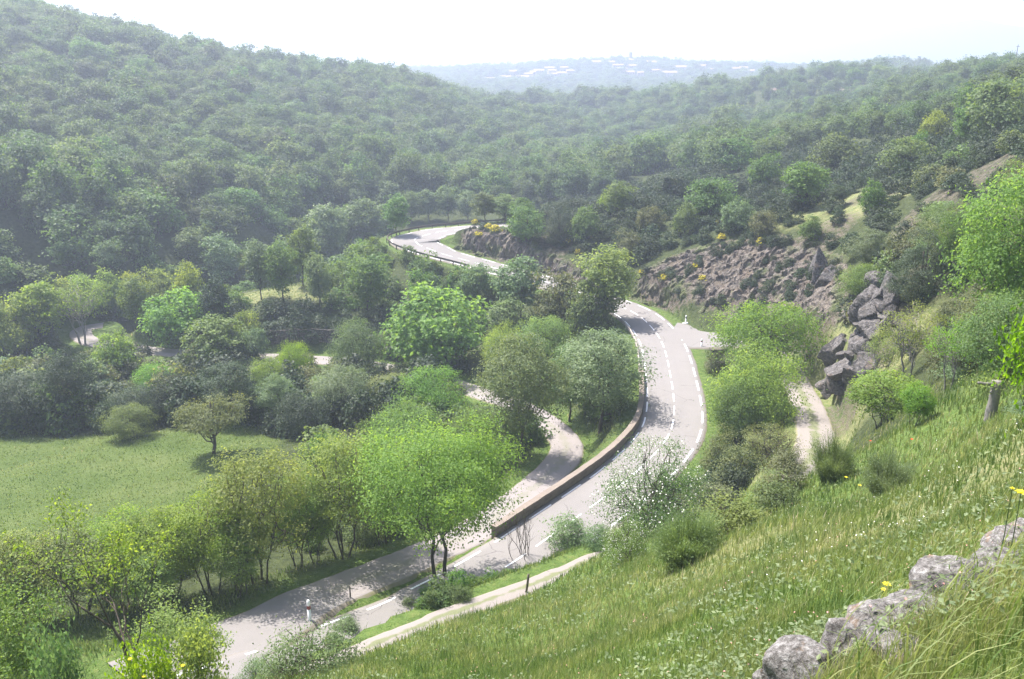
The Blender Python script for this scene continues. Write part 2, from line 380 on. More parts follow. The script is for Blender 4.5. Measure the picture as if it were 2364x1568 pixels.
def hit(px, py, dmin=3.0, dmax=1700.0):
    x, y, z = ray(px, py); h = math.hypot(x, y)
    d = dmin*np.exp(np.linspace(0, math.log(dmax/dmin), 2600))
    X = x/h*d; Y = y/h*d; Z = CZ+z/h*d; g = gz(X, Y); gap = Z-g
    k = np.where(gap < 0)[0]
    i = k[0] if len(k) else int(np.argmin(gap/d+(d < 60)*9))
    return np.array([X[i], Y[i], g[i]])
# ------------------------------------------------------------------ ground sheet
def blob(X, Y, lst, out=None):
    m = np.zeros(X.shape)
    for px, py, rx, ry in lst:
        c = hit(px, py); d = np.sqrt(((X-c[0])/rx)**2+((Y-c[1])/ry)**2)
        m = np.maximum(m, 1-smooth(0.6, 1.1, d))
    return m
def inpoly(poly, X, Y):
    """signed distance (positive inside)"""
    inside = np.zeros(X.shape, bool); dm = np.full(X.shape, 1e9); n = len(poly)
    for i in range(n):
        x1, y1 = poly[i]; x2, y2 = poly[(i+1) % n]
        c = ((y1 > Y) != (y2 > Y)) & (X < (x2-x1)*(Y-y1)/(y2-y1+1e-12)+x1); inside ^= c
        ex, ey = x2-x1, y2-y1; t = np.clip(((X-x1)*ex+(Y-y1)*ey)/(ex*ex+ey*ey+1e-9), 0, 1)
        dm = np.minimum(dm, np.hypot(X-x1-t*ex, Y-y1-t*ey))
    return np.where(inside, dm, -dm)
def wpoly(pix): return [tuple(hit(*p)[:2]) for p in pix]
MEADOW = wpoly([(-80,1005),(200,1008),(420,990),(560,985),(650,1010),(640,1060),(560,1120),(470,1180),(330,1230),(100,1270),(-80,1290)])
ROCK1 = wpoly([(1455,690),(1470,640),(1540,600),(1640,565),(1780,545),(1890,560),(1945,600),(1960,680),(1930,760),(1880,800),(1800,800),(1700,752),(1560,716)])
ROCK2 = wpoly([(1062,548),(1110,526),(1180,535),(1240,565),(1300,600),(1370,640),(1420,668),(1330,655),(1240,630),(1130,597),(1052,576)])
fg = smooth(0, 1, 1-(R_-42)/10)*(GY > -40)
mead = np.clip(0.5+inpoly(MEADOW, GX, GY)/2.0, 0, 1)
rockm = np.clip(0.5+inpoly(ROCK1, GX, GY)/3, 0, 1)
rockm = np.maximum(rockm, np.clip(0.5+inpoly(ROCK2, GX, GY)/3, 0, 1))
rockm = np.maximum(rockm*0.9, 0.62*blob(GX, GY, [(1960,900,7,6),(2020,780,8,6),(2000,420,12,6),(2060,440,9,6),(2230,420,10,7),(1900,540,6,5),(1300,560,7,6),(1670,860,3,5),(2010,200,60,14)])*0.8)
dry = blob(GX, GY, [(1990,450,16,8),(2090,440,14,6),(2190,365,14,8),(1830,1090,6,4),(1690,1270,3,3),(640,660,16,7),(1060,530,10,4),(1960,1000,7,6),(2060,1230,3,3),(1900,880,4,9),(650,680,12,5),(1480,440,14,9),(2200,190,70,14),(2070,1520,0.9,0.5),(2200,1450,1.0,0.5),(2330,1380,0.8,0.5),(1950,1560,0.6,0.4),(350,80,60,20),(450,95,40,15),(20,30,60,20),(2100,1180,3,3)])
rockf = (R_ < 400)
V = np.stack([GX, GY, GZ], -1).reshape(-1, 3)
ny, nx = GX.shape
I = (np.arange(ny-1)[:, None]*nx+np.arange(nx-1)[None]).ravel()
F = np.stack([I, I+1, I+nx+1, I+nx], 1)
m, nt, out = newmat('ground'); n = N(nt); P_ = n.pos()
n1 = n.noise(0.18, 6, 0.6, P_); n2 = n.noise(1.6, 6, 0.65, P_); n3 = n.noise(9, 4, 0.6, P_)
wood = n.ramp(n2, [(0.3, (0.03, 0.038, 0.018)), (0.6, (0.06, 0.075, 0.03)), (0.8, (0.11, 0.11, 0.055))])
grass = n.ramp(n.math('ADD', n.math('MULTIPLY', n2, 0.6), n.math('MULTIPLY', n3, 0.4)), [(0.32, (0.045, 0.075, 0.018)), (0.5, (0.09, 0.14, 0.035)), (0.68, (0.16, 0.18, 0.06))])
meadc = n.ramp(n.math('ADD', n.math('MULTIPLY', n1, 0.55), n.math('MULTIPLY', n3, 0.45)), [(0.35, (0.052, 0.082, 0.022)), (0.5, (0.078, 0.112, 0.03)), (0.68, (0.12, 0.145, 0.052))])
dryc = n.ramp(n2, [(0.35, (0.11, 0.14, 0.05)), (0.6, (0.21, 0.21, 0.10)), (0.75, (0.28, 0.25, 0.14))])
rockc = n.ramp(n.math('ADD', n.math('MULTIPLY', n2, 0.5), n.math('MULTIPLY', n3, 0.5)), [(0.35, (0.055, 0.045, 0.038)), (0.5, (0.11, 0.092, 0.075)), (0.66, (0.19, 0.16, 0.135))])
c = n.mixc(n.attr('grassy'), wood, grass); c = n.mixc(n.attr('meadow'), c, meadc); c = n.mixc(n.attr('dry'), c, dryc)
rk = n.math('ADD', n.attr('rock'), n.math('MULTIPLY', n.math('SUBTRACT', n2, 0.5), 0.8)); rk = n.math('MULTIPLY', n.math('SUBTRACT', rk, 0.35), 4, clamp=True)
c = n.mixc(rk, c, rockc)
bmp = n('ShaderNodeBump', {'Height': n.math('ADD', n2, n.math('MULTIPLY', n3, 0.4)), 'Strength': 0.9, 'Distance': 0.35}).outputs[0]
p = n('ShaderNodeBsdfPrincipled', {'Base Color': c, 'Roughness': 0.95, 'Specular IOR Level': 0.1, 'Normal': bmp}); nt.links.new(p.outputs[0], out.inputs[0])
M['ground'] = m
grassy = np.maximum(fg, RM)
vat = {'grassy': grassy.ravel(), 'meadow': mead.ravel(), 'rock': rockm.ravel(), 'dry': dry.ravel()}
obj('ground', mesh_np('ground', V, F, m, True, vattr=vat), kind='structure')

# ------------------------------------------------------------------ rock cut beside the road: broken angular stone
m, nt, out = newmat('broken_rock'); n = N(nt); P_ = n.pos()
a1 = n.noise(0.5, 5, 0.6, P_); a2 = n.noise(3.2, 6, 0.7, P_, 0.8)
vor = nt.nodes.new('ShaderNodeTexVoronoi'); vor.inputs['Scale'].default_value = 1.7; nt.links.new(P_, vor.inputs['Vector'])
base = n.ramp(a2, [(0.34, (0.045, 0.038, 0.032)), (0.5, (0.125, 0.105, 0.092)), (0.62, (0.225, 0.192, 0.168)), (0.75, (0.36, 0.32, 0.285))])
warm = n.mixc(n.math('MULTIPLY', n.math('SUBTRACT', a1, 0.48), 3.0, clamp=True), base, (0.20, 0.14, 0.095))
c = n.mixc(0.3, warm, n.mixc(vor.outputs['Color'], (0.07, 0.06, 0.052), (0.28, 0.245, 0.215)))
gr = n.math('MULTIPLY', n.math('SUBTRACT', n.math('ADD', n.noise(0.3, 6, 0.75, P_), n.math('MULTIPLY', n.attr('edge'), 0.16)), 0.545), 7, clamp=True)
c = n.mixc(gr, c, n.mixc(a2, (0.05, 0.065, 0.025), (0.13, 0.15, 0.06)))
bmp = n('ShaderNodeBump', {'Height': a2, 'Strength': 1.0, 'Distance': 0.25}).outputs[0]
p = n('ShaderNodeBsdfPrincipled', {'Base Color': c, 'Roughness': 0.9, 'Specular IOR Level': 0.25, 'Normal': bmp}); nt.links.new(p.outputs[0], out.inputs[0]); M['rock'] = m
def rock_patch(name, poly, step, amp, seed):
    px = [a for a, b in poly]; py = [b for a, b in poly]
    xs = np.arange(min(px)-2, max(px)+2, step); ys = np.arange(min(py)-2, max(py)+2, step)
    X, Y = np.meshgrid(xs, ys); sd_ = inpoly(poly, X, Y) + fbm(X/3, Y/3, seed=seed)*1.6
    Z = gz(X, Y); e = 0.6
    nx_ = -(gz(X+e, Y)-gz(X-e, Y))/(2*e); ny_ = -(gz(X, Y+e)-gz(X, Y-e))/(2*e); L = np.sqrt(nx_**2+ny_**2+1)
    wx = X+fbm(X/1.5, Y/1.5, Z/1.5, seed=seed+1)*0.9; wy = Y+Z*0.9+fbm(X/1.5, Y/1.5, Z/1.5, seed=seed+2)*0.9
    wx, wy = 0.82*wx-0.57*wy, (0.57*wx+0.82*wy)*0.75
    a, a_, ia, ta = cells(wx/1.3, wy/1.3, seed); b, b_, ib, tb = cells(wx/0.65+7, wy/0.65, seed+3); c_, c2_, ic, tc_ = cells(wx/0.4, wy/0.4+3, seed+4)
    D = amp*((ia-0.35)*1.3 + ta*1.0 + (ib-0.4)*0.55 + tb*0.6 - 0.15*np.exp(-((a_-a)/0.09)**2)+ tc_*0.3 + 0.34*(ic-0.5) + 0.5*fbm(X/0.9, Y/0.9, Z/0.9, oct=5, seed=seed+8, gain=0.7)*1.6)
    edge = smooth(-1.6, 1.6, sd_)
    D = D*edge - 0.9*(1-smooth(-1.6, 0.4, sd_)) + 0.15*edge
    V = np.stack([X+nx_/L*D, Y+ny_/L*D, Z+D/L], -1).reshape(-1, 3)
    nyy, nxx = X.shape; I = (np.arange(nyy-1)[:, None]*nxx+np.arange(nxx-1)[None]).ravel()
    keep = (sd_ > -1.7).ravel()[I]; I = I[keep]
    d, _, _, _ = near_poly(mainC, X.ravel()[I], Y.ravel()[I]); d2, _, _, _ = near_poly(trackC, X.ravel()[I], Y.ravel()[I])
    hw = 4.4 if name == 'x' else 4.1
    I = I[(d > hw) & (d2 > 2.4)]
    F = np.stack([I, I+1, I+nxx+1, I+nxx], 1); used, inv = np.unique(F, return_inverse=True)
    me = mesh_np(name, V[used], inv.reshape(F.shape), M['rock'], False, vattr={'edge': (1-smooth(0, 3, sd_)).ravel()[used]})
    return obj(name, me, kind='structure')
rock_patch('hillside_rock', ROCK1, 0.17, 0.42, 3)
rock_patch('hillside_rock', ROCK2, 0.24, 0.5, 9)

# ------------------------------------------------------------------ roads
def asphalt(name, base, edgecol, grassmid=False):
    m, nt, out = newmat(name); n = N(nt); P_ = n.pos()
    uv = nt.nodes.new('ShaderNodeUVMap'); sx = n('ShaderNodeSeparateXYZ', {0: uv.outputs[0]}); u = sx.outputs[0]
    f = n.noise(0.35, 5, 0.6, P_); g = n.noise(38, 3, 0.7, P_); st = n.noise(1.1, 4, 0.6, P_)
    c = n.mixc(f, tuple(k*0.88 for k in base), tuple(k*1.1 for k in base))
    c = n.mixc(n.math('MULTIPLY', g, 0.5), c, tuple(k*0.7 for k in base))
    au = n.math('ABSOLUTE', n.math('SUBTRACT', u, 0.5))      # 0 centre .. 0.5 edge
    # tyre tracks, a little smoother and darker
    tr = n.math('ABSOLUTE', n.math('SUBTRACT', n.math('ABSOLUTE', n.math('SUBTRACT', au, 0.25)), 0.12))
    trm = n.math('MULTIPLY', n.math('SUBTRACT', 0.05, tr), 8, clamp=True)
    c = n.mixc(n.math('MULTIPLY', trm, 0.22), c, tuple(k*0.72 for k in base))
    ed = n.math('MULTIPLY', n.math('SUBTRACT', n.math('ADD', au, n.math('MULTIPLY', st, 0.06)), 0.505), 30, clamp=True)
    c = n.mixc(ed, c, edgecol)
    # cracks
    v = nt.nodes.new('ShaderNodeTexVoronoi'); v.feature = 'DISTANCE_TO_EDGE'; v.inputs['Scale'].default_value = 0.13
    wv = n('ShaderNodeMix', {0: 0.35, 4: P_, 5: n('ShaderNodeTexNoise', {'Scale': 0.8, 'Vector': P_}).outputs['Color']}, data_type='VECTOR')
    nt.links.new(n('ShaderNodeVectorMath', {0: P_, 1: n('ShaderNodeTexNoise', {'Scale': 0.7, 'Detail': 5.0, 'Vector': P_}).outputs['Color']}, operation='ADD').outputs[0], v.inputs['Vector'])
    ck = n.math('LESS_THAN', v.outputs['Distance'], 0.0035)
    ck = n.math('MULTIPLY', ck, n.math('GREATER_THAN', n.noise(0.22, 2, 0.5, P_), 0.53))
    c = n.mixc(n.math('MULTIPLY', ck, 0.5), c, (0.05, 0.045, 0.045))
    if grassmid:
        gm = n.math('MULTIPLY', n.math('SUBTRACT', n.math('ADD', 0.16, n.math('MULTIPLY', n.math('SUBTRACT', st, 0.5), 0.55)), au), 9, clamp=True)
        c = n.mixc(n.math('MULTIPLY', gm, 0.6 if grassmid is True else grassmid), c, (0.12, 0.14, 0.05))
    b = n('ShaderNodeBump', {'Height': g, 'Strength': 0.25, 'Distance': 0.02}).outputs[0]
    p = n('ShaderNodeBsdfPrincipled', {'Base Color': c, 'Roughness': 0.85, 'Specular IOR Level': 0.25, 'Normal': b}); nt.links.new(p.outputs[0], out.inputs[0]); return m
M['asphalt'] = asphalt('road_asphalt', (0.212, 0.197, 0.192), (0.17, 0.145, 0.11))
M['asphalt_old'] = asphalt('lane_asphalt', (0.255, 0.228, 0.224), (0.16, 0.15, 0.08), 0.25)
M['gravel'] = asphalt('gravel_track', (0.25, 0.222, 0.205), (0.20, 0.19, 0.09), 0.75)
def ribbon(name, P, hwl, hwr, mat, lift=0.0, skirt=0.0, ends=False, wob=0.0):
    """cross-sections across the line P; left/right half widths"""
    n2 = normals2(P); k = len(P); us = np.array([0, 0.08, 0.25, 0.5, 0.75, 0.92, 1.0])
    hl = np.broadcast_to(hwl, k); hr = np.broadcast_to(hwr, k)
    wv = fbm(P[:, 0]/1.2, P[:, 1]/1.2, seed=5)*wob; wv2 = fbm(P[:, 0]/1.2+50, P[:, 1]/1.2, seed=6)*wob
    off = -(hl+wv)[:, None]*(1-us)[None]+(hr+wv2)[:, None]*us[None]
    X = P[:, 0:1]+n2[:, 0:1]*off; Y = P[:, 1:2]+n2[:, 1:2]*off
    crown = 0.05*(1-np.abs(us*2-1))[None]
    Z = P[:, 2:3]+lift+crown+0*off
    if skirt:
        X = np.c_[X[:, :1]-n2[:, :1]*0.25, X, X[:, -1:]+n2[:, :1]*0.25]; Y = np.c_[Y[:, :1]-n2[:, 1:]*0.25, Y, Y[:, -1:]+n2[:, 1:]*0.25]
        Z = np.c_[Z[:, :1]-skirt, Z, Z[:, -1:]-skirt]; us = np.r_[0, us, 1]
    V = np.stack([X, Y, Z], -1).reshape(-1, 3); q = len(us)
    I = (np.arange(k-1)[:, None]*q+np.arange(q-1)[None]).ravel(); F = np.stack([I, I+1, I+q+1, I+q], 1)
    s = np.concatenate([[0], np.cumsum(np.linalg.norm(np.diff(P[:, :2], axis=0), axis=1))])
    uv = np.stack([np.tile(us, k), np.repeat(s, q)], 1)
    return mesh_np(name, V, F[:, ::-1], mat, True, uv=uv)
obj('road', ribbon('main_road', mainC, mainC[:, 3]+0.35, mainC[:, 3]+0.35, M['asphalt'], 0.02, 0.35, wob=0.12), kind='structure')
obj('lane', ribbon('lower_lane', lowerC, LOW_HW, LOW_HW, M['asphalt_old'], 0.0, 0.3, wob=0.15), kind='structure')
obj('track', ribbon('gravel_track', trackC[14:], trackC[14:, 3], trackC[14:, 3], M['gravel'], 0.0, 0.3, wob=0.16), kind='structure')
# flared mouth where the track leaves the road, and where the lane joins it
def apron(name, P, w, lift, mat):
    me = ribbon(name, P, w, w, mat, lift, 0.3); return obj(name, me, kind='structure')
k_ = 34; apron('road_junction', trackC[:k_], np.interp(np.arange(k_), [0, 12, 20, k_-1], [6.0, 4.2, 2.6, 1.75]), 0.012, M['asphalt'])
k_ = 30; apron('road_junction', lowerC[:k_], np.interp(np.arange(k_), [0, 14, k_-1], [2.2, 2.5, 1.75]), 0.006, M['asphalt'])

# painted lines: separate worn dashes
def dashes(P, off, dash, gap, width, s0, s1, start=0.0):
    mb = MB(); n2 = normals2(P); L = np.concatenate([[0], np.cumsum(np.linalg.norm(np.diff(P[:, :2], axis=0), axis=1))])
    s = s0+start
    while s+dash < min(s1, L[-1]-1):
        q = np.linspace(s, s+dash, 7); rows = []
        for side in (-0.5, 0.5):
            o = np.interp(q, L, np.broadcast_to(off, len(P))) + side*width
            x = np.interp(q, L, P[:, 0])+np.interp(q, L, n2[:, 0])*o; y = np.interp(q, L, P[:, 1])+np.interp(q, L, n2[:, 1])*o
            hw = np.interp(q, L, P[:, 3])+0.35
            z = np.interp(q, L, P[:, 2])+0.02+0.05*(1-np.abs(o)/hw)+0.012
            rows.append(np.stack([x, y, z], 1))
        Vq = np.vstack(rows); i = np.arange(6); mb.add(Vq, np.stack([i, i+7, i+8, i+1], 1))
        s += dash+gap
    return mb
wm, nt, out = newmat('worn_road_paint'); n = N(nt)
wr = n.math('MULTIPLY', n.math('SUBTRACT', n.noise(5, 5, 0.75, n.pos()), 0.60), 9, clamp=True)
c = n.mixc(wr, (0.80, 0.80, 0.83), (0.33, 0.30, 0.30)); p = n('ShaderNodeBsdfPrincipled', {'Base Color': c, 'Roughness': 0.6}); nt.links.new(p.outputs[0], out.inputs[0]); M['paint'] = wm
Lm = np.concatenate([[0], np.cumsum(np.linalg.norm(np.diff(mainC[:, :2], axis=0), axis=1))])
def s_at(px, py, H=35.0):
    p = at_H(px, py, H); return Lm[np.argmin((mainC[:, 0]-p[0])**2+(mainC[:, 1]-p[1])**2)]
s_far = s_at(1400, 717)
mb = dashes(mainC, 0.0, 2.5, 1.25, 0.13, 3, 400, 0.6)
obj('road_marking', mb.mesh('road_marking', M['paint']), kind='structure')
mb = dashes(mainC, -mainC[:, 3]+0.12, 3.0, 1.55, 0.16, 3, 400, 1.0)
obj('road_marking', mb.mesh('road_marking', M['paint']), kind='structure')
mb = dashes(mainC, mainC[:, 3]-0.1, 3.0, 1.5, 0.18, 3, 400, 0.0)
obj('road_marking', mb.mesh('road_marking', M['paint']), kind='structure')

# ------------------------------------------------------------------ stone parapet wall
m, nt, out = newmat('parapet_stone'); n = N(nt); uv = nt.nodes.new('ShaderNodeUVMap')
br = nt.nodes.new('ShaderNodeTexBrick'); nt.links.new(uv.outputs[0], br.inputs['Vector'])
for k, v in (('Scale', 1.0), ('Mortar Size', 0.018), ('Brick Width', 0.55), ('Row Height', 0.28), ('Bias', 0.0)): br.inputs[k].default_value = v
br.inputs['Color1'].default_value = (0.165, 0.135, 0.112, 1); br.inputs['Color2'].default_value = (0.10, 0.085, 0.07, 1); br.inputs['Mortar'].default_value = (0.18, 0.16, 0.14, 1)
nz = n.noise(2.2, 6, 0.7, n.pos())
c = n.mixc(n.math('MULTIPLY', nz, 0.8), br.outputs['Color'], n.ramp(nz, [(0.35, (0.09, 0.08, 0.06)), (0.6, (0.22, 0.18, 0.14)), (0.75, (0.16, 0.16, 0.09))]))
b = n('ShaderNodeBump', {'Height': br.outputs['Fac'], 'Strength': 0.6, 'Distance': 0.03}, invert=True).outputs[0]
p = n('ShaderNodeBsdfPrincipled', {'Base Color': c, 'Roughness': 0.92, 'Normal': b}); nt.links.new(p.outputs[0], out.inputs[0]); M['parapet'] = m
M['coping'] = simple('parapet_coping', (0.205, 0.17, 0.145), 0.9, 0.2, 0.3, 1.5, bump=0.4)
def wall_strip(name, P, n2, off, thick, zb, zt, mat, wob=0.0, seed=2):
    k = len(P); s = np.concatenate([[0], np.cumsum(np.linalg.norm(np.diff(P[:, :2], axis=0), axis=1))])
    w = fbm(s/0.6, s*0, seed=seed)*wob
    xi = P[:, 0]+n2[:, 0]*(off+thick/2); yi = P[:, 1]+n2[:, 1]*(off+thick/2)
    xo = P[:, 0]+n2[:, 0]*(off-thick/2); yo = P[:, 1]+n2[:, 1]*(off-thick/2)
    z0 = P[:, 2]+zb; z1 = P[:, 2]+zt+w
    rows = [np.stack([xi, yi, z0], 1), np.stack([xi, yi, z1], 1), np.stack([xo, yo, z1], 1), np.stack([xo, yo, z0], 1)]
    V = np.stack(rows, 1).reshape(-1, 3); F = []
    i = np.arange(k-1)*4
    for a in range(4):
        b_ = (a+1) % 4; F.append(np.stack([i+a, i+4+a, i+4+b_, i+b_], 1))
    F.append(np.array([[0, 1, 2, 3], [4*(k-1)+3, 4*(k-1)+2, 4*(k-1)+1, 4*(k-1)]]))
    uv = np.stack([np.repeat(s, 4), np.stack([z0*0+zb, z1*0+zt, z1*0+zt+thick, z0*0+zb], 1).ravel()], 1)
    return mesh_np(name, V, np.vstack(F), mat, False, uv=uv)
def sl(a, b):
    m_ = (Lm >= a) & (Lm <= b); return m_
s0, s1 = s_at(1150, 1244), s_at(1492, 866)
m_ = sl(s0, s1); PW, NW = mainC[m_], normals2(mainC)[m_]
wall = bpy.data.objects.new('parapet_wall', None); COL.objects.link(wall); wall.location = PW[len(PW)//2][:3]
tag(wall, 'long curved brown stone parapet wall along the outer edge of the road bend', 'wall')
def child(name, me, root):
    o = bpy.data.objects.new(name, me); COL.objects.link(o); o.parent = root; o.matrix_parent_inverse = Matrix.Translation(-Vector(root.location)); return o
offw = -PW[:, 3]-0.52
child('wall_body', wall_strip('wall_body', PW, NW, offw, 0.42, -2.2, 0.74, M['parapet'], 0.03), wall)
child('coping', wall_strip('coping', PW, NW, offw, 0.56, 0.743, 0.92, M['coping'], 0.05), wall)
# slimmer pale kerb rail that continues the wall
m_ = sl(s1+0.6, s_at(1445, 746)); PR, NR = mainC[m_], normals2(mainC)[m_]
M['pale_rail'] = simple('pale_rail', (0.33, 0.29, 0.26), 0.7, 0.4, 0.25, 2)
rail = bpy.data.objects.new('roadside_barrier', None); COL.objects.link(rail); rail.location = PR[len(PR)//2][:3]
tag(rail, 'slim pale barrier continuing the stone parapet beside overhanging trees', 'barrier')
child('rail', wall_strip('rail', PR, NR, -PR[:, 3]-0.62, 0.16, 0.42, 0.70, M['pale_rail'], 0.0), rail)
for i in range(4, len(PR), 8):
    mb = MB(); q = PR[i]; o_ = -q[3]-0.62; mb.box((q[0]+NR[i, 0]*o_, q[1]+NR[i, 1]*o_, q[2]+0.05), (0.13, 0.13, 0.72)); child('post', mb.mesh('post', M['pale_rail']), rail)
# ------------------------------------------------------------------ guard rail round the far bend
M['steel'] = simple('weathered_steel', (0.13, 0.12, 0.115), 0.7, 0.4, 0.3, 3)
M['wood_rail'] = simple('weathered_wood', (0.10, 0.085, 0.075), 0.85, 0.2, 0.3, 5)
a, b = s_at(1085, 620, 34), Lm[-1]-2
m_ = sl(a, b); PG, NG = mainC[m_], normals2(mainC)[m_]
gr_ = bpy.data.objects.new('guard_rail', None); COL.objects.link(gr_); gr_.location = PG[len(PG)//2][:3]
tag(gr_, 'dark guard rail on short posts around the far hairpin bend', 'guard rail')
offg = -PG[:, 3]-0.75
child('rail', wall_strip('rail', PG, NG, offg, 0.12, 0.48, 0.80, M['wood_rail'], 0.0), gr_)
for i in range(2, len(PG), 5):
    mb = MB(); q = PG[i]; o_ = offg[i]-0.125; mb.box((q[0]+NG[i, 0]*o_, q[1]+NG[i, 1]*o_, q[2]+0.12), (0.14, 0.14, 1.2), math.atan2(NG[i, 1], NG[i, 0])); child('post', mb.mesh('post', M['wood_rail']), gr_)
# ------------------------------------------------------------------ roadside marker posts
M['post_white'] = simple('marker_white', (0.80, 0.80, 0.80), 0.5, 0.4, 0.06, 3)
M['post_band'] = simple('marker_band', (0.20, 0.035, 0.03), 0.5, 0.4, 0.1, 8)
M['post_black'] = simple('marker_dark', (0.03, 0.03, 0.03), 0.5, 0.4, 0.1, 8)
def lathe(mb, prof, c=(0, 0, 0), n=14):
    P = np.array([(c[0], c[1], c[2]+z) for r, z in prof]); mb.tube(P+np.arange(len(P))[:, None]*[0, 0, 1e-4], [r for r, z in prof], n)
def marker(px, py, h, label, band, plate=0.95, rz=0.0):
    p = hit(px, py); root = bpy.data.objects.new('marker_post', None); COL.objects.link(root); root.location = p; root.rotation_euler.z = rz
    tag(root, label, 'marker post', 'white roadside marker posts')
    mb = MB(); lathe(mb, [(0.11, 0.10), (0.11, h*0.62)]); lathe(mb, [(0.11, h*0.76), (0.11, h*0.90), (0.085, h*0.97), (0.03, h)]); o = obj('post_body', mb.mesh('post_body', M['post_white'], True), root)
    mb = MB(); lathe(mb, [(0.114, h*0.615), (0.114, h*0.765)]); obj('band', mb.mesh('band', M['post_band'] if band else M['post_black'], False), root)
    mb = MB(); mb.box((0, 0, -0.02), (plate, plate*0.75, 0.22), 0.3, 0.88); obj('base_plate', mb.mesh('base_plate', M['post_white']), root)
marker(716, 1440, 1.62, 'white marker post with red band on grass where the lane meets the road', True, 1.0)
marker(1583, 748, 1.2, 'white marker post with dark band below the rock face at the track mouth', False, 0.85)
marker(1619, 803, 1.15, 'white marker post with red band on the grass corner beside the track', True, 0.85)
# wooden stakes
M['stake'] = simple('old_stake_wood', (0.12, 0.10, 0.085), 0.95, 0.1, 0.35, 12)
def stake(px, py, h, r, lean, label):
    p = hit(px, py); mb = MB(); z = np.linspace(-0.2, h, 7)
    P = np.stack([z*lean+np.sin(z*3)*0.01, z*0.03, z], 1); mb.tube(P, r*(1-0.08*z/h)+np.array([0, .004, -.003, .005, 0, .004, -.004]), 7)
    mb.box((lean*h, 0.02, h-0.02), (r*1.3, r*1.0, 0.08), 0.5)
    obj('fence_post', mb.mesh('fence_post', M['stake'], True), label=label, cat='fence post', loc=p)
stake(1214, 1372, 1.25, 0.07, 0.12, 'leaning weathered wooden fence post beside the gravel path')
stake(809, 1385, 0.95, 0.05, 0.0, 'short thin brown stake on the grass verge beside the lane')
# low dry-stone retaining wall above the lane
m, nt, out = newmat('drystone'); n = N(nt)
v = nt.nodes.new('ShaderNodeTexVoronoi'); v.inputs['Scale'].default_value = 3.2; nt.links.new(n.pos(), v.inputs['Vector'])
c = n.mixc(v.outputs['Color'], (0.06, 0.052, 0.05), (0.20, 0.17, 0.155)); c = n.mixc(n.math('MULTIPLY', v.outputs['Distance'], 1.2, clamp=True), c, (0.03, 0.028, 0.025))
b = n('ShaderNodeBump', {'Height': v.outputs['Distance'], 'Strength': 1.0, 'Distance': 0.15}, invert=True).outputs[0]
p = n('ShaderNodeBsdfPrincipled', {'Base Color': c, 'Roughness': 0.95, 'Normal': b}); nt.links.new(p.outputs[0], out.inputs[0]); M['drystone'] = m
def dry_wall(pts_, h, label, th=0.5):
    P = resample([list(hit(*q)) for q in pts_], 0.5); P[:, 2] = gz(P[:, 0], P[:, 1])-0.2
    P[:, 2] = np.convolve(np.pad(P[:, 2], 5, 'edge'), np.ones(11)/11, 'valid')
    me = wall_strip('dry_stone_wall', P, normals2(P), 0.0, th, -0.3, h, M['drystone'], 0.22, 7)
    c0 = P[len(P)//2].copy(); o = obj('dry_stone_wall', me, label=label, cat='wall')
    me.transform(Matrix.Translation(-Vector(c0))); o.location = c0
dry_wall([(625, 792), (680, 790), (740, 790), (800, 795), (890, 806)], 2.1, 'dark dry stone retaining wall in shade above the lower lane')
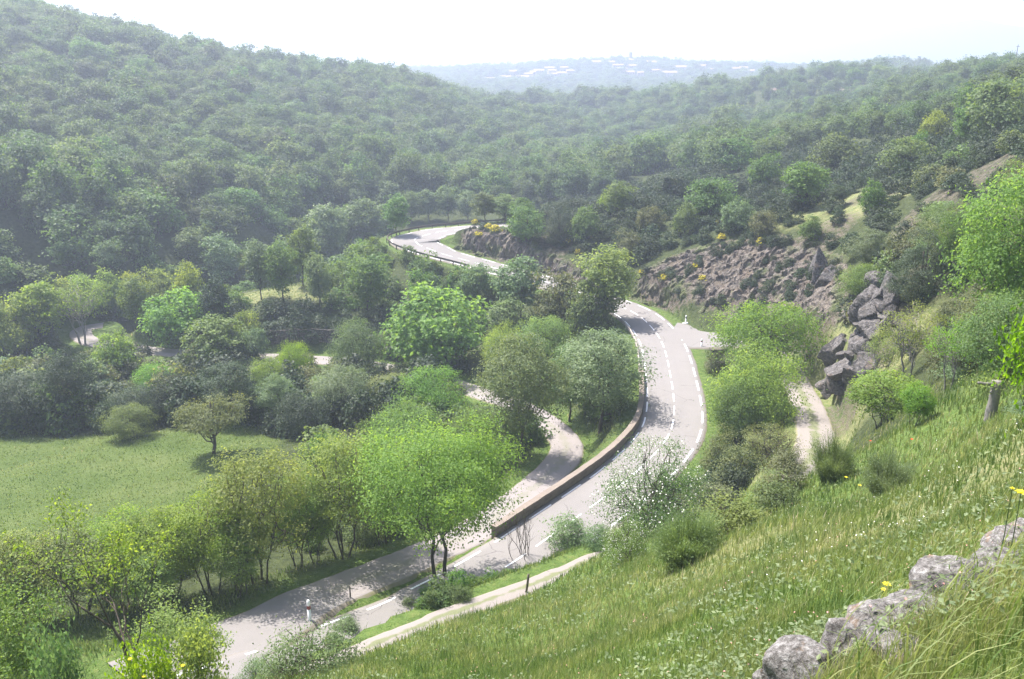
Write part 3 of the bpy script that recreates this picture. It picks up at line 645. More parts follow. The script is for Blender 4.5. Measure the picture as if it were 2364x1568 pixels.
# ------------------------------------------------------------------ plants: trunks with limbs, crowns of leaf-sized faces
def unit(v): return v/(np.linalg.norm(v, axis=-1, keepdims=True)+1e-9)
def leaves(P, Nrm, size, tint, seed, aspect=0.55, droop=0.15):
    """one small pointed leaf spray per point; returns V, F, tint"""
    g = np.random.default_rng(seed); k = len(P)
    rnd = unit(g.normal(size=(k, 3))); A = unit(np.cross(Nrm, rnd)); B = np.cross(Nrm, A)
    L = size*(0.6+0.8*g.random(k))[:, None]; w = L*aspect
    A = unit(A-np.array([0, 0, droop]))
    c = P
    V = np.stack([c-A*L*0.5, c-B*w*0.5+Nrm*w*0.12, c+A*L*0.5, c+B*w*0.5+Nrm*w*0.12], 1).reshape(-1, 3)
    F = np.arange(k*4).reshape(k, 4); return V, F, tint
def crown_points(seed, W_, H_, zb, nl, lr, ncl, nleaf, flat=1.0, top=0.5, airy=0.0, ell=None):
    """lobes on an uneven ellipsoid, clusters on lobes, leaves round clusters"""
    g = np.random.default_rng(seed); ch = H_-zb; cz = zb+ch*(1-top)
    dirs = unit(g.normal(size=(nl*3, 3)))
    # spread the lobes apart
    sel = [0]
    for i in range(1, nl):
        dd = np.min(np.linalg.norm(dirs[:, None]-dirs[sel][None], axis=2), axis=1)*(0.7+0.6*g.random(len(dirs))); sel.append(int(np.argmax(dd)))
    dr = dirs[sel]; rad = (0.55+0.45*g.random(nl)**0.6)
    bump = 1+0.34*noise3(dr[:, 0]*1.6+seed, dr[:, 1]*1.6, dr[:, 2]*1.6, seed)
    hx = (W_/2)*(1-lr*0.8); hzu = ch*top-lr*W_*0.35; hzd = ch*(1-top)-lr*W_*0.25
    C = dr*rad[:, None]*bump[:, None]*np.array([hx, hx, 1]); C[:, 2] = np.where(dr[:, 2] > 0, C[:, 2]*hzu, C[:, 2]*max(hzd, 0.1)); C[:, 2] += cz
    R = lr*W_/2*(0.7+0.6*g.random(nl))
    # clusters
    li = g.integers(0, nl, ncl); cd = unit(g.normal(size=(ncl, 3))+np.array([0, 0, 0.35])+unit(C[li]-np.array([0, 0, cz]))*0.5)
    CC = C[li]+cd*R[li][:, None]*(0.75+0.35*g.random(ncl))[:, None]*np.array([1, 1, 0.8*flat])
    cr = R[li]*(0.18+0.2*g.random(ncl)); ct = 0.5+0.35*(g.random(nl)[li]-0.5)+0.6*(g.random(ncl)-0.5)
    wt = g.random(ncl)**(0.3+airy); ci = g.choice(ncl, nleaf, p=wt/wt.sum())
    P = CC[ci]+np.clip(g.normal(size=(nleaf, 3)), -2, 2)*cr[ci][:, None]*np.array([1, 1, 0.6*flat])
    P[:, 2] = np.maximum(P[:, 2], 0.02)
    Nn = unit(unit(P-np.array([0, 0, cz-ch*0.25]))*0.35+cd[ci]*0.35+np.array([0, 0, 0.45])+g.normal(size=(nleaf, 3))*0.45)
    t = np.clip(ct[ci]+0.35*(g.random(nleaf)-0.5), 0, 1)
    return P, Nn, t, C, R
def limb(g, a, b, r0, r1, wig=0.08, k=7):
    t = np.linspace(0, 1, k)[:, None]; L = np.linalg.norm(b-a)
    mid = np.array([0, 0, -0.10*L]) if abs((b-a)[2]) < L*0.9 else np.zeros(3)
    P = a+(b-a)*t+4*t*(1-t)*mid + g.normal(size=(k, 3))*wig*L*0.35*np.sin(np.pi*t)
    return P, r0+(r1-r0)*t[:, 0]**0.8
def make_tree(name, seed, H_, W_, zb, nl, lr, ncl, nleaf, lsize, stems=1, tr=0.22, flat=1.0, top=0.5, airy=0.0, mat='mid', bark='bark', nlimb=14, aspect=0.55, blossom=0, spread=0.0, leafmat2=None):
    g = np.random.default_rng(seed+100)
    P, Nn, t, C, R = crown_points(seed, W_, H_, zb, nl, lr, ncl, nleaf, flat, top, airy)
    V, F, ti = leaves(P, Nn, lsize, t, seed, aspect)
    me = mesh_np(name+'_crown', V, F, M[mat], False, fattr={'tint': ti})
    if blossom:
        ki = g.choice(len(P), blossom); Pb = P[ki]+Nn[ki]*0.06; nb = unit(Nn[ki]+g.normal(size=(blossom, 3))*0.3)
        Vb, Fb, _ = leaves(Pb, nb, 0.065, None, seed+3, 1.0, 0)
        off = len(V); me = mesh_np(name+'_crown', np.vstack([V, Vb]), np.vstack([F, Fb+off]), M[mat], False, fattr={'tint': np.r_[ti, np.zeros(len(Fb))]})
        me.materials.append(M[leafmat2 or 'blossom']); me.polygons.foreach_set('material_index', np.r_[np.zeros(len(F), np.int32), np.ones(len(Fb), np.int32)])
    mb = MB()
    if zb > 0.0 or stems:
        cz = zb+(H_-zb)*0.35
        for s_ in range(max(stems, 1)):
            an = s_*2.4+g.random(); b0 = np.array([math.cos(an), math.sin(an), 0])*(0.0 if stems == 1 else tr*1.5+spread*0.15)
            lean = np.array([math.cos(an), math.sin(an), 0])*(spread if stems > 1 else 0.25)
            b0[2] = -0.5
            topp = b0+lean+np.array([0, 0, cz+0.5+(H_-zb)*0.3])
            rr = tr*(1.0 if stems == 1 else 0.75)
            Pp, Rr = limb(g, b0, topp, rr, rr*0.35, 0.05, 9); Rr[0] *= 1.35; mb.tube(Pp, Rr, 8)
            ks = g.permutation(len(C))[:nlimb//max(stems, 1)+1]
            for q in ks:
                f = 0.35+0.6*g.random(); i = min(int(f*8), 7); a = Pp[i]
                if C[q][2] < a[2]-0.5 and f > 0.4: a = Pp[max(2, i-3)]
                Q, Rq = limb(g, a, C[q], Rr[i]*0.62, 0.025, 0.14); mb.tube(Q, Rq, 5)
                for w_ in range(3):
                    e = C[q]+unit(g.normal(size=3)+[0, 0, .4])*R[q]*0.9; j = 3+g.integers(0, 3)
                    Q2, R2 = limb(g, Q[j], e, Rq[j]*0.6, 0.012, 0.16, 5); mb.tube(Q2, R2, 4)
    tm = mb.mesh(name+'_trunk', M[bark], True) if mb.v else None
    return dict(crown=me, trunk=tm, H=H_, W=W_)
K = {}
def kind(name, *a, **k): K[name] = make_tree(name, *a, **k)
#             seed  H   W   zb  nl  lr  ncl  nleaf  size
kind('walnut', 1, 10.5, 10.5, 4.3, 40, 0.36, 620, 40000, 0.17, stems=2, tr=0.2, spread=0.9, mat='bright', nlimb=26, top=0.55)
for i in (0, 1, 2):
    kind('round%d' % i, 20+i, 8, 9, 1.0, 36, 0.38, 460, 18000, 0.21, tr=0.2, mat='mid', top=0.62)
    kind('tall%d' % i, 30+i, 11, 7.5, 2.6, 38, 0.37, 460, 17000, 0.20, tr=0.17, mat='mid', top=0.5, airy=0.3)
    kind('robinia%d' % i, 40+i, 9, 6.5, 2.2, 34, 0.36, 520, 12500, 0.17, stems=4, tr=0.09, spread=1.5, flat=0.75, airy=0.7, mat='yellow', nlimb=22, top=0.55)
    kind('bush%d' % i, 60+i, 2.6, 3.2, -0.3, 26, 0.42, 320, 5200, 0.13, stems=3, tr=0.04, spread=0.7, mat='scrub', nlimb=8, top=0.7)
for i in range(6):
    kind('far%d' % i, 80+i*3, 9, 7.4+0.9*(i % 3), 0.4, 14+4*(i % 3), 0.48, 140, 3400, 0.47, tr=0.2, mat='far', top=0.55+0.08*(i % 2), nlimb=5, airy=0.3, aspect=0.75)
for i in (0, 1, 2):      # the same plants with coarser leaf sprays, for those standing far off
    kind('round%dc' % i, 20+i, 8, 9, 0.8, 30, 0.40, 260, 6200, 0.40, tr=0.2, mat='mid', top=0.62, aspect=0.7)
    kind('tall%dc' % i, 30+i, 11, 7.5, 2.2, 30, 0.38, 260, 6000, 0.38, tr=0.17, mat='mid', top=0.5, airy=0.3, aspect=0.7)
    kind('bush%dc' % i, 60+i, 2.6, 3.2, -0.3, 20, 0.42, 130, 1500, 0.25, stems=3, tr=0.04, spread=0.7, mat='scrub', nlimb=6, top=0.7, aspect=0.7)
kind('umbrella', 7, 6.6, 7.6, 3.1, 40, 0.26, 600, 9000, 0.2, tr=0.2, mat='olive', flat=0.55, top=0.75, nlimb=24)
kind('open', 17, 7.5, 7, 3.4, 24, 0.3, 300, 3600, 0.17, tr=0.16, mat='yellow', bark='bark_grey', nlimb=26, airy=0.8, stems=2, spread=1.2)
kind('juniper', 19, 7.5, 6.5, -0.2, 60, 0.26, 1200, 26000, 0.14, tr=0.2, mat='dark', top=0.7, aspect=0.35)
kind('hawthorn', 23, 4.6, 5.2, 0.0, 44, 0.34, 800, 17000, 0.085, stems=4, tr=0.07, spread=1.0, mat='mid', nlimb=22, top=0.62, blossom=1500)
kind('spiny', 27, 3.4, 4.6, 0.5, 30, 0.3, 360, 6500, 0.09, stems=3, tr=0.07, spread=1.2, mat='olive', nlimb=30, airy=0.4)
kind('small', 29, 3.8, 3.6, 0.9, 30, 0.34, 420, 8500, 0.13, stems=3, tr=0.045, spread=0.9, mat='bright', nlimb=20, top=0.5)
kind('bramble', 33, 1.7, 3.6, -0.3, 34, 0.38, 460, 8000, 0.085, stems=3, tr=0.02, spread=1.2, mat='pale', nlimb=20, top=0.75)
# broom: upright green switches
def switches(name, seed, H_, W_, n_, mat, thick=0.012, bloom=0):
    g = np.random.default_rng(seed); V = []; F = []; ti = []; k = 5
    az = g.random(n_)*2*math.pi; sp = np.sqrt(g.random(n_)); h = H_*(0.3+0.7*g.random(n_)**0.7)*(1-0.25*sp**2)*(0.8+0.35*noise3(np.cos(az)*sp*2.2, np.sin(az)*sp*2.2, seed=seed))
    b = np.stack([np.cos(az)*sp*W_*0.2, np.sin(az)*sp*W_*0.2, az*0-0.05], 1)
    e = np.stack([np.cos(az)*sp*W_*0.5, np.sin(az)*sp*W_*0.5, h], 1)
    side = np.stack([-np.sin(az+g.normal(size=n_)), np.cos(az+g.normal(size=n_)), az*0], 1)
    t = np.linspace(0, 1, k)
    for i, q in enumerate(t):
        c = b+(e-b)*np.array([q**1.6, q**1.6, q**0.85])+g.normal(size=(n_, 3))*0.05*q
        w = thick*(1-0.8*q); V += [c-side*w, c+side*w]
    V = np.stack(V, 1).reshape(-1, 3)
    i0 = np.arange(n_)[:, None]*(2*k)+np.arange(k-1)[None]*2; F = np.stack([i0, i0+1, i0+3, i0+2], -1).reshape(-1, 4)
    tt = np.repeat(g.random(n_), k-1)
    return V, F, tt, e
V, F, tt, e = switches('b', 5, 2.3, 2.8, 4200, 'broom', 0.010)
gg = np.random.default_rng(6); ki = gg.integers(0, len(e), 5200); PL = e[ki]*(0.45+0.6*gg.random((5200, 1)))+gg.normal(size=(5200, 3))*0.07
V2, F2, t2 = leaves(PL, unit(gg.normal(size=(5200, 3))+[0, 0, .5]), 0.09, gg.random(5200), 9, 0.35, -0.5); F = np.vstack([F, F2+len(V)]); V = np.vstack([V, V2]); tt = np.r_[tt, t2]
K['broom'] = dict(crown=mesh_np('broom_crown', V, F, M['broom'], False, fattr={'tint': tt}), trunk=None, H=2.3, W=2.8)
def flowering(name, seed, H_, W_, nb):
    g = np.random.default_rng(seed); P, Nn, t, C, R = crown_points(seed, W_, H_, -0.2, 22, 0.42, 240, 2600, 1, 0.7)
    V, F, ti = leaves(P, Nn, 0.16, t, seed); hi = P[:, 2] > H_*0.35; idx = np.where(hi)[0]; ki = g.choice(idx, nb)
    Vb, Fb, _ = leaves(P[ki]+Nn[ki]*0.05, Nn[ki], 0.17, None, seed+1, 0.9, 0)
    me = mesh_np(name, np.vstack([V, Vb]), np.vstack([F, Fb+len(V)]), M['scrub'], False, fattr={'tint': np.r_[ti, np.zeros(nb)]})
    me.materials.append(M['yellow_bloom']); me.polygons.foreach_set('material_index', np.r_[np.zeros(len(F), np.int32), np.ones(nb, np.int32)])
    K[name] = dict(crown=me, trunk=None, H=H_, W=W_)
flowering('gorse', 3, 1.6, 2.4, 800)
# bare or nearly bare branching shrub / twiggy tree grown by repeated forking
def forked(name, seed, H_, depth, r0, nstem, mat='bark', leafn=0, lsize=0.1, leafmat='yellow', spread=0.55, keep=1.0, upk=0.25):
    g = np.random.default_rng(seed); mb = MB(); tips = []
    def grow(p, d, L, r, lev):
        k = 5; P = [p]; dd = d
        for i in range(k-1):
            dd = unit(dd+g.normal(size=3)*0.13+np.array([0, 0, 0.04])); P.append(P[-1]+dd*L/(k-1))
        P = np.array(P); r1 = r*0.62; mb.tube(P, np.linspace(r, r1, k), 7 if lev < 2 else 4, cap=True)
        if lev >= 2: tips.append((P[-1], dd)); tips.append((P[2], dd))
        if lev >= depth: return
        n2 = 2+(g.random() < 0.55)
        for i in range(n2):
            a = unit(g.normal(size=3)); nd = unit(dd+a*spread+np.array([0, 0, upk])); grow(P[-1-(i == 2)], nd, L*(0.66+0.2*g.random()), r1*(0.95 if i == 0 else 0.75), lev+1)
    for s_ in range(nstem):
        an = s_*2.4+g.random(); d = unit(np.array([math.cos(an)*(0.35 if nstem > 1 else 0.08), math.sin(an)*(0.35 if nstem > 1 else 0.08), 1]))
        grow(np.array([math.cos(an)*r0*nstem*0.35, math.sin(an)*r0*nstem*0.35, -0.4]), d, H_*0.34, r0, 0)
    tm = mb.mesh(name+'_trunk', M[mat], True); cm = None
    tp = np.array([t[0] for t in tips])
    if leafn:
        td = np.array([t[1] for t in tips]); ok = g.random(len(tp)) < keep; tp2, td2 = tp[ok], td[ok]
        ki = g.integers(0, len(tp2), leafn); P = tp2[ki]+g.normal(size=(leafn, 3))*lsize*1.7
        Nn = unit(np.array([0, 0, 0.8])+g.normal(size=(leafn, 3))*0.55); V, F, ti = leaves(P, Nn, lsize, g.random(leafn), seed, 0.6, 0.35)
        cm = mesh_np(name+'_crown', V, F, M[leafmat], False, fattr={'tint': ti})
    return dict(crown=cm, trunk=tm, H=float(tp[:, 2].max()), W=float(np.ptp(tp[:, 0])))
K['bare'] = forked('bare', 3, 2.0, 3, 0.02, 7, spread=0.35)
K['twiggy'] = forked('twiggy', 12, 8.0, 6, 0.15, 1, 'bark', 2200, 0.13, 'yellow', 0.6, 0.6)
K['twiggy2'] = forked('twiggy2', 21, 7.0, 6, 0.16, 1, 'bark', 6500, 0.12, 'mid', 0.7, 0.9)
K['sapling'] = forked('sapling', 8, 3.2, 4, 0.03, 6, 'bark', 3000, 0.15, 'bright', 0.6, 1.0)

ALIAS = {'tree': 'tree', 'shrub': 'shrub'}
TREES = []        # (x, y, radius, top z) kept clear by the automatic planting
def plant(kindname, loc, sx, sz, rz, name, label, cat, group=None, mat=None, parts=True):
    k = K[kindname]; root = bpy.data.objects.new(name, None); COL.objects.link(root); root.location = loc; root.rotation_euler.z = rz; root.scale = (sx, sx, sz)
    tag(root, label, cat, group)
    out = [root]
    if k['crown']:
        c = bpy.data.objects.new('crown' if cat == 'tree' else 'foliage', k['crown']); COL.objects.link(c); c.parent = root
        if mat: c.material_slots[0].link = 'OBJECT'; c.material_slots[0].material = M[mat]
    if k['trunk'] and parts:
        t = bpy.data.objects.new('trunk' if cat == 'tree' else 'stems', k['trunk']); COL.objects.link(t); t.parent = root
    return root
def T(kindname, px, ytop, ybase, wpx, label, name='tree', cat='tree', mat=None, group=None, d=None, rz=None, xb=None, sink=0.0):
    """stand a plant so that its foot is on the ground seen at (xb or px, ybase) and its top reaches ytop"""
    p = hit(px if xb is None else xb, ybase) if d is None else at_d(px, ybase, d)
    p[2] = float(gz(p[0], p[1])) - sink
    dd = math.hypot(p[0], p[1]); x, y, z = ray(px, ytop)
    if dd > 116 and kindname+'c' in K: kindname += 'c'
    zt = CZ+z*dd/math.hypot(x, y)
    k = K[kindname]; dep = project(p)[2]; Wm = wpx*dep/FPX; Hm = max(zt-p[2], 0.25*Wm)
    sx = Wm/k['W']; sz = Hm/k['H']
    TREES.append((p[0], p[1], Wm*0.42))
    if name == 'tree' and cat == 'shrub': name = 'shrub'
    return plant(kindname, p, sx, sz, rng.random()*6.28 if rz is None else rz, name, label, cat, group, mat)
# ------------------------------------------------------------------ trees and shrubs one can tell apart (pixel column, top, foot, crown width)
T('walnut', 1022, 992, 1340, 355, 'large bright green twin-trunked tree standing between the lane and the main road', rz=0.4)
# light multi-stemmed trees along the lower lane
G = 'slender light green trees lining the lane'
T('robinia0', 600, 1012, 1345, 240, 'tallest slender multi-stemmed tree in the roadside row, above the shadow on the lane', group=G)
T('robinia1', 790, 985, 1285, 240, 'slender multi-stemmed tree next to the twin-trunked tree, at the right end of the roadside row', group=G)
T('robinia2', 490, 1120, 1365, 210, 'pale yellow green multi-stemmed tree in the row, left of the tallest one', group=G)
T('robinia0', 690, 1080, 1310, 150, 'narrow light green tree filling the gap right of the tallest in the roadside row', group=G, rz=2.0)
T('robinia1', 400, 1165, 1385, 190, 'thin leafy tree in the roadside row behind the bare forked branches', group=G)
T('robinia2', 300, 1175, 1400, 190, 'bushy light green tree of the roadside row above the left bend of the lane', group=G)
T('robinia0', 190, 1200, 1420, 200, 'light olive tree of the roadside row left of the bare branches', group=G, mat='olive')
T('robinia1', 80, 1215, 1440, 200, 'yellow green tree of the roadside row near the left edge', group=G)
T('round1', 20, 1230, 1450, 170, 'dense olive green tree at the far left end of the roadside row', mat='olive', group=G)
T('robinia2', 880, 1040, 1255, 170, 'light green tree half hidden behind the twin-trunked tree', group=G)
T('robinia0', 560, 1200, 1375, 150, 'low pale tree with many thin stems at the edge of the lane', group=G, rz=4)
T('robinia1', 350, 1260, 1420, 150, 'low leafy tree at the foot of the roadside row, left part', group=G, mat='bright')
T('robinia1', 730, 1130, 1300, 110, 'low bright sapling at the foot of the roadside row, right part', group=G, mat='bright')
# bottom left, close to the camera
T('twiggy', 275, 1150, 1568, 330, 'nearly bare grey forked tree in the bottom left with sparse leaves', d=26, rz=1.0)
T('twiggy2', 60, 1330, 1568, 260, 'dark gnarled tree with small leaves in the bottom left corner', d=27)
T('twiggy2', 440, 1395, 1568, 220, 'small twiggy leafy tree over the lane bend in the bottom left', d=28, mat='yellow')
T('sapling', 470, 1440, 1568, 160, 'bright large-leaved sapling at the bottom edge, left of the bramble', cat='shrub', d=22)
T('sapling', 330, 1480, 1568, 150, 'bright large-leaved sapling at the foot of the bare forked tree', cat='shrub', d=21)
T('sapling', 130, 1440, 1568, 150, 'pale leafed sapling in front of the gnarled corner tree', cat='shrub', d=22, mat='pale')
T('bramble', 715, 1440, 1560, 250, 'grey green bramble thicket at the bottom edge beside the gravel path', cat='shrub', name='bramble')
T('bramble', 610, 1515, 1568, 120, 'small bramble clump at the bottom edge left of the large bramble', cat='shrub', name='bramble')
# along the road edge
T('bare', 1212, 1190, 1292, 95, 'bare upright twiggy shrub at the road edge', cat='shrub', rz=0)
T('bush0', 1312, 1185, 1262, 110, 'small grey green shrub at the road edge right of the bare twigs', cat='shrub', mat='pale')
T('bush1', 1380, 1205, 1262, 70, 'low tangled shrub at the road edge beside the end of the gravel path', cat='shrub', mat='pale')
T('hawthorn', 1505, 1010, 1240, 235, 'hawthorn covered in white blossom in front of the road bend', name='hawthorn', rz=1)
T('hawthorn', 1440, 1195, 1300, 110, 'small flowering hawthorn beside the upper end of the gravel path', name='hawthorn', cat='shrub')
T('broom', 1582, 1165, 1300, 190, 'large rounded green broom bush below the hawthorn', cat='shrub', name='broom_bush')
T('broom', 1918, 990, 1110, 115, 'green broom bush at the edge of the white track', cat='shrub', name='broom_bush')
T('broom', 2045, 1030, 1150, 130, 'pale green broom bush in the meadow right of the track', cat='shrub', name='broom_bush')
T('bush2', 1700, 1150, 1235, 190, 'olive shrub mass on the crest of the slope behind the broom bush', cat='shrub', mat='olive')
T('bush0', 1790, 1090, 1180, 120, 'low brown green shrub on the crest near the lower end of the track', cat='shrub', mat='olive')
T('bush1', 1640, 1095, 1190, 130, 'dense grey green shrub on the verge between the hawthorn and the track', cat='shrub')
# between road and track
T('round0', 1765, 682, 860, 235, 'upper of two bright green trees standing where the track leaves the road', mat='bright')
T('round1', 1735, 785, 1015, 200, 'lower of two bright green trees between the main road and the white track', mat='bright')
T('round2', 1700, 880, 1030, 130, 'mid green tree in front of the lower bright tree, beside the main road', mat='mid')
T('spiny', 1775, 985, 1072, 150, 'dark spreading thorny tree with visible limbs between road and track')
T('bush0', 1660, 985, 1090, 90, 'small grey green bush on the verge right of the outer line of the bend', cat='shrub')
T('bush2', 1700, 1030, 1110, 110, 'low dark bush left of the thorny tree', cat='shrub')
T('bush1', 1810, 1020, 1090, 70, 'small round bush at the left edge of the white track', cat='shrub')
T('bush1', 1650, 800, 860, 50, 'little dark bush behind the marker post on the grass corner', cat='shrub')
# right of the track
T('small', 2035, 850, 985, 170, 'small fresh green tree in front of the crag', name='tree')
T('small', 2110, 880, 985, 80, 'slim green sapling right of the small tree before the crag')
T('open', 2095, 705, 880, 160, 'airy yellow green tree right of the crag')
T('open', 2030, 760, 900, 110, 'low airy yellow green tree at the right foot of the crag')
T('open', 2190, 740, 900, 130, 'airy light tree between the crag and the large dark green tree', mat='bright')
T('round0', 2300, 650, 890, 200, 'dense dark green tree near the right edge above the stump', mat='mid')
T('round2', 2320, 385, 760, 300, 'largest yellow green tree at the right edge', mat='bright')
T('round1', 2215, 455, 640, 120, 'light green tree left of the largest tree at the right edge', mat='mid')
T('juniper', 2118, 510, 695, 165, 'dark blackish green juniper above the crag', name='juniper')
T('round0', 1990, 600, 700, 105, 'bright green rounded tree at the left of the juniper', mat='mid')
T('tall0', 2000, 530, 640, 90, 'pale green tree behind the rounded tree left of the juniper', mat='pale')
T('round2', 2160, 470, 560, 110, 'mid green tree above the juniper')
T('round1', 2270, 520, 640, 90, 'green tree between the juniper and the largest right-hand tree', mat='mid')
# centre
T('round0', 1012, 648, 850, 245, 'largest rounded bright green tree in the middle of the picture', mat='bright')
T('tall1', 1200, 590, 745, 120, 'pale flowering tree standing against the far stretch of road', mat='pale')
T('tall2', 1165, 690, 800, 90, 'grey green tree below the pale flowering tree', mat='pale')
T('round1', 1285, 620, 760, 120, 'light green tree on the inner side of the road, right of the pale flowering tree', mat='olive')
T('tall0', 1398, 575, 745, 140, 'tall yellow topped tree hiding the road left of the bend', mat='yellow')
T('round2', 1360, 650, 790, 120, 'blue green tree in front of the yellow topped tree', mat='mid')
T('round0', 1255, 720, 840, 130, 'bright green tree in the middle of the roadside grove', mat='bright')
T('round1', 1160, 735, 870, 90, 'small bright tree left of the roadside grove', mat='bright')
T('tall1', 1205, 760, 1060, 200, 'tall dark olive tree with a visible trunk above the lane bend', mat='olive')
T('tall2', 1385, 755, 1000, 205, 'grey green broad tree leaning against the parapet wall side', mat='pale')
T('tall0', 1315, 800, 975, 130, 'mid green tree between the tall olive tree and the grey green tree', mat='mid')
T('round2', 1000, 768, 850, 85, 'small blue green tree at the foot of the largest rounded tree', mat='mid')
T('round0', 990, 842, 975, 165, 'bright green rounded tree above the lower lane', mat='bright')
T('round1', 935, 920, 1045, 160, 'vivid green rounded tree below the other bright ones', mat='bright')
T('round2', 1092, 945, 1060, 120, 'dull grey green bush-like tree left of the lane bend', mat='mid')
T('tall1', 905, 860, 960, 100, 'pale olive tree left of the bright rounded tree above the lane', mat='olive')
T('round2', 790, 850, 965, 150, 'pale grey green tree below the lane, left of the middle', mat='pale')
T('round0', 828, 728, 872, 125, 'round blue green tree rising over the lane', mat='pale')
T('round1', 682, 780, 880, 80, 'bright green tree just below the lane, left of the gap with grey road', mat='bright')
T('round2', 620, 828, 925, 90, 'bright green tree lower left of the one beside the lane', mat='bright')
T('tall2', 645, 868, 985, 95, 'pale blue green tree standing in front of bright trees', mat='pale')
T('tall0', 500, 735, 865, 140, 'grey green tree mass hiding the lane in the left middle', mat='mid')
T('round0', 592, 748, 835, 65, 'small pale round tree at the lane, left middle', mat='pale')
T('round1', 575, 708, 800, 60, 'small lime green tree behind the grey green tree mass', mat='yellow')
T('round0', 422, 658, 795, 155, 'broad bright green round tree above the lane on the left', mat='bright')
T('round2', 272, 772, 885, 105, 'bright green round tree in front of the pale lane bend', mat='bright')
T('round1', 370, 828, 930, 105, 'small bright topped tree right of the one by the lane bend', mat='bright')
T('tall1', 172, 800, 985, 110, 'very dark ivy covered tree at the back of the meadow', mat='dark')
T('round1', 320, 880, 985, 120, 'dark shadowy tree behind the olive bush of the meadow', mat='dark')
T('round2', 405, 860, 965, 110, 'dark green tree behind the meadow, right of the olive bush', mat='dark')
T('tall0', 540, 840, 975, 120, 'dark tree in shade behind the lone umbrella shaped tree', mat='dark')
T('round0', 700, 900, 1010, 120, 'dark green low tree at the right end of the meadow', mat='dark')
T('round2', 60, 860, 985, 150, 'dark green thicket tree at the left end of the meadow edge', mat='dark')
T('round2', 105, 885, 985, 80, 'pale willow-like tree beside the ivy covered tree', mat='pale')
T('round0', 302, 928, 1010, 110, 'olive rounded bush standing at the back of the meadow', mat='olive', cat='shrub')
T('umbrella', 495, 903, 1048, 178, 'lone umbrella shaped olive tree in the meadow', rz=0.7)
T('open', 195, 645, 795, 150, 'open tree with visible dark limbs before the pale lane bend')
T('tall2', 95, 648, 800, 120, 'yellow green tree left of the open limbed tree', mat='yellow')
T('round1', 30, 680, 830, 120, 'yellow green low tree at the left edge above the thickets', mat='yellow')
T('tall0', 320, 640, 760, 75, 'slim grey green tree between the open tree and the broad bright tree', mat='mid')
for i, (x, y0, w) in enumerate([(140, 632, 90), (205, 622, 90), (262, 628, 80), (318, 618, 70), (375, 612, 80), (440, 608, 70)]):
    T('round%d' % (i % 3), x, y0, y0+110, w, 'flat topped yellow green tree in the row at the foot of the wooded slope', mat='yellow', group='row of yellow green trees below the wooded slope')
for i, (x, y0, w, l) in enumerate([(522, 540, 90, 'pale green tall tree at the foot of the wooded slope, left of two'), (604, 552, 70, 'pale green tall tree at the foot of the wooded slope, right of two'),
        (740, 585, 65, 'tall thin pale tree in the grassy clearing'), (850, 592, 100, 'dark blue green tree below the hairpin guard rail'), (838, 455, 110, 'tall dense tree beside the outer tip of the hairpin'),
        (757, 468, 110, 'tall pale tree left of the hairpin tip'), (655, 560, 80, 'grey green tree behind the grassy clearing'), (508, 640, 70, 'dark narrow tree left of the grassy clearing'), (700, 520, 70, 'mid green tree behind the clearing, under the wooded slope'),
        (1100, 610, 80, 'blue green tree covering the guard rail right of the hairpin')]):
    T('tall%d' % (i % 3), x, y0, y0+(140 if i != 9 else 90), w, l, mat=['pale', 'pale', 'pale', 'mid', 'mid', 'pale', 'mid', 'dark', 'mid', 'mid'][i])
for i, (x, y0, w) in enumerate([(915, 450, 60), (950, 440, 55), (990, 436, 60), (1035, 430, 60), (1080, 440, 55), (1120, 442, 60), (1165, 450, 60), (1205, 456, 60), (880, 470, 60)]):
    T('tall%d' % (i % 3), x, y0, 516 if x > 920 else 545, w, 'tree with pale green crown in the row just behind the far guard rail', mat='mid' if i % 2 else 'pale', group='row of trees behind the far guard rail')
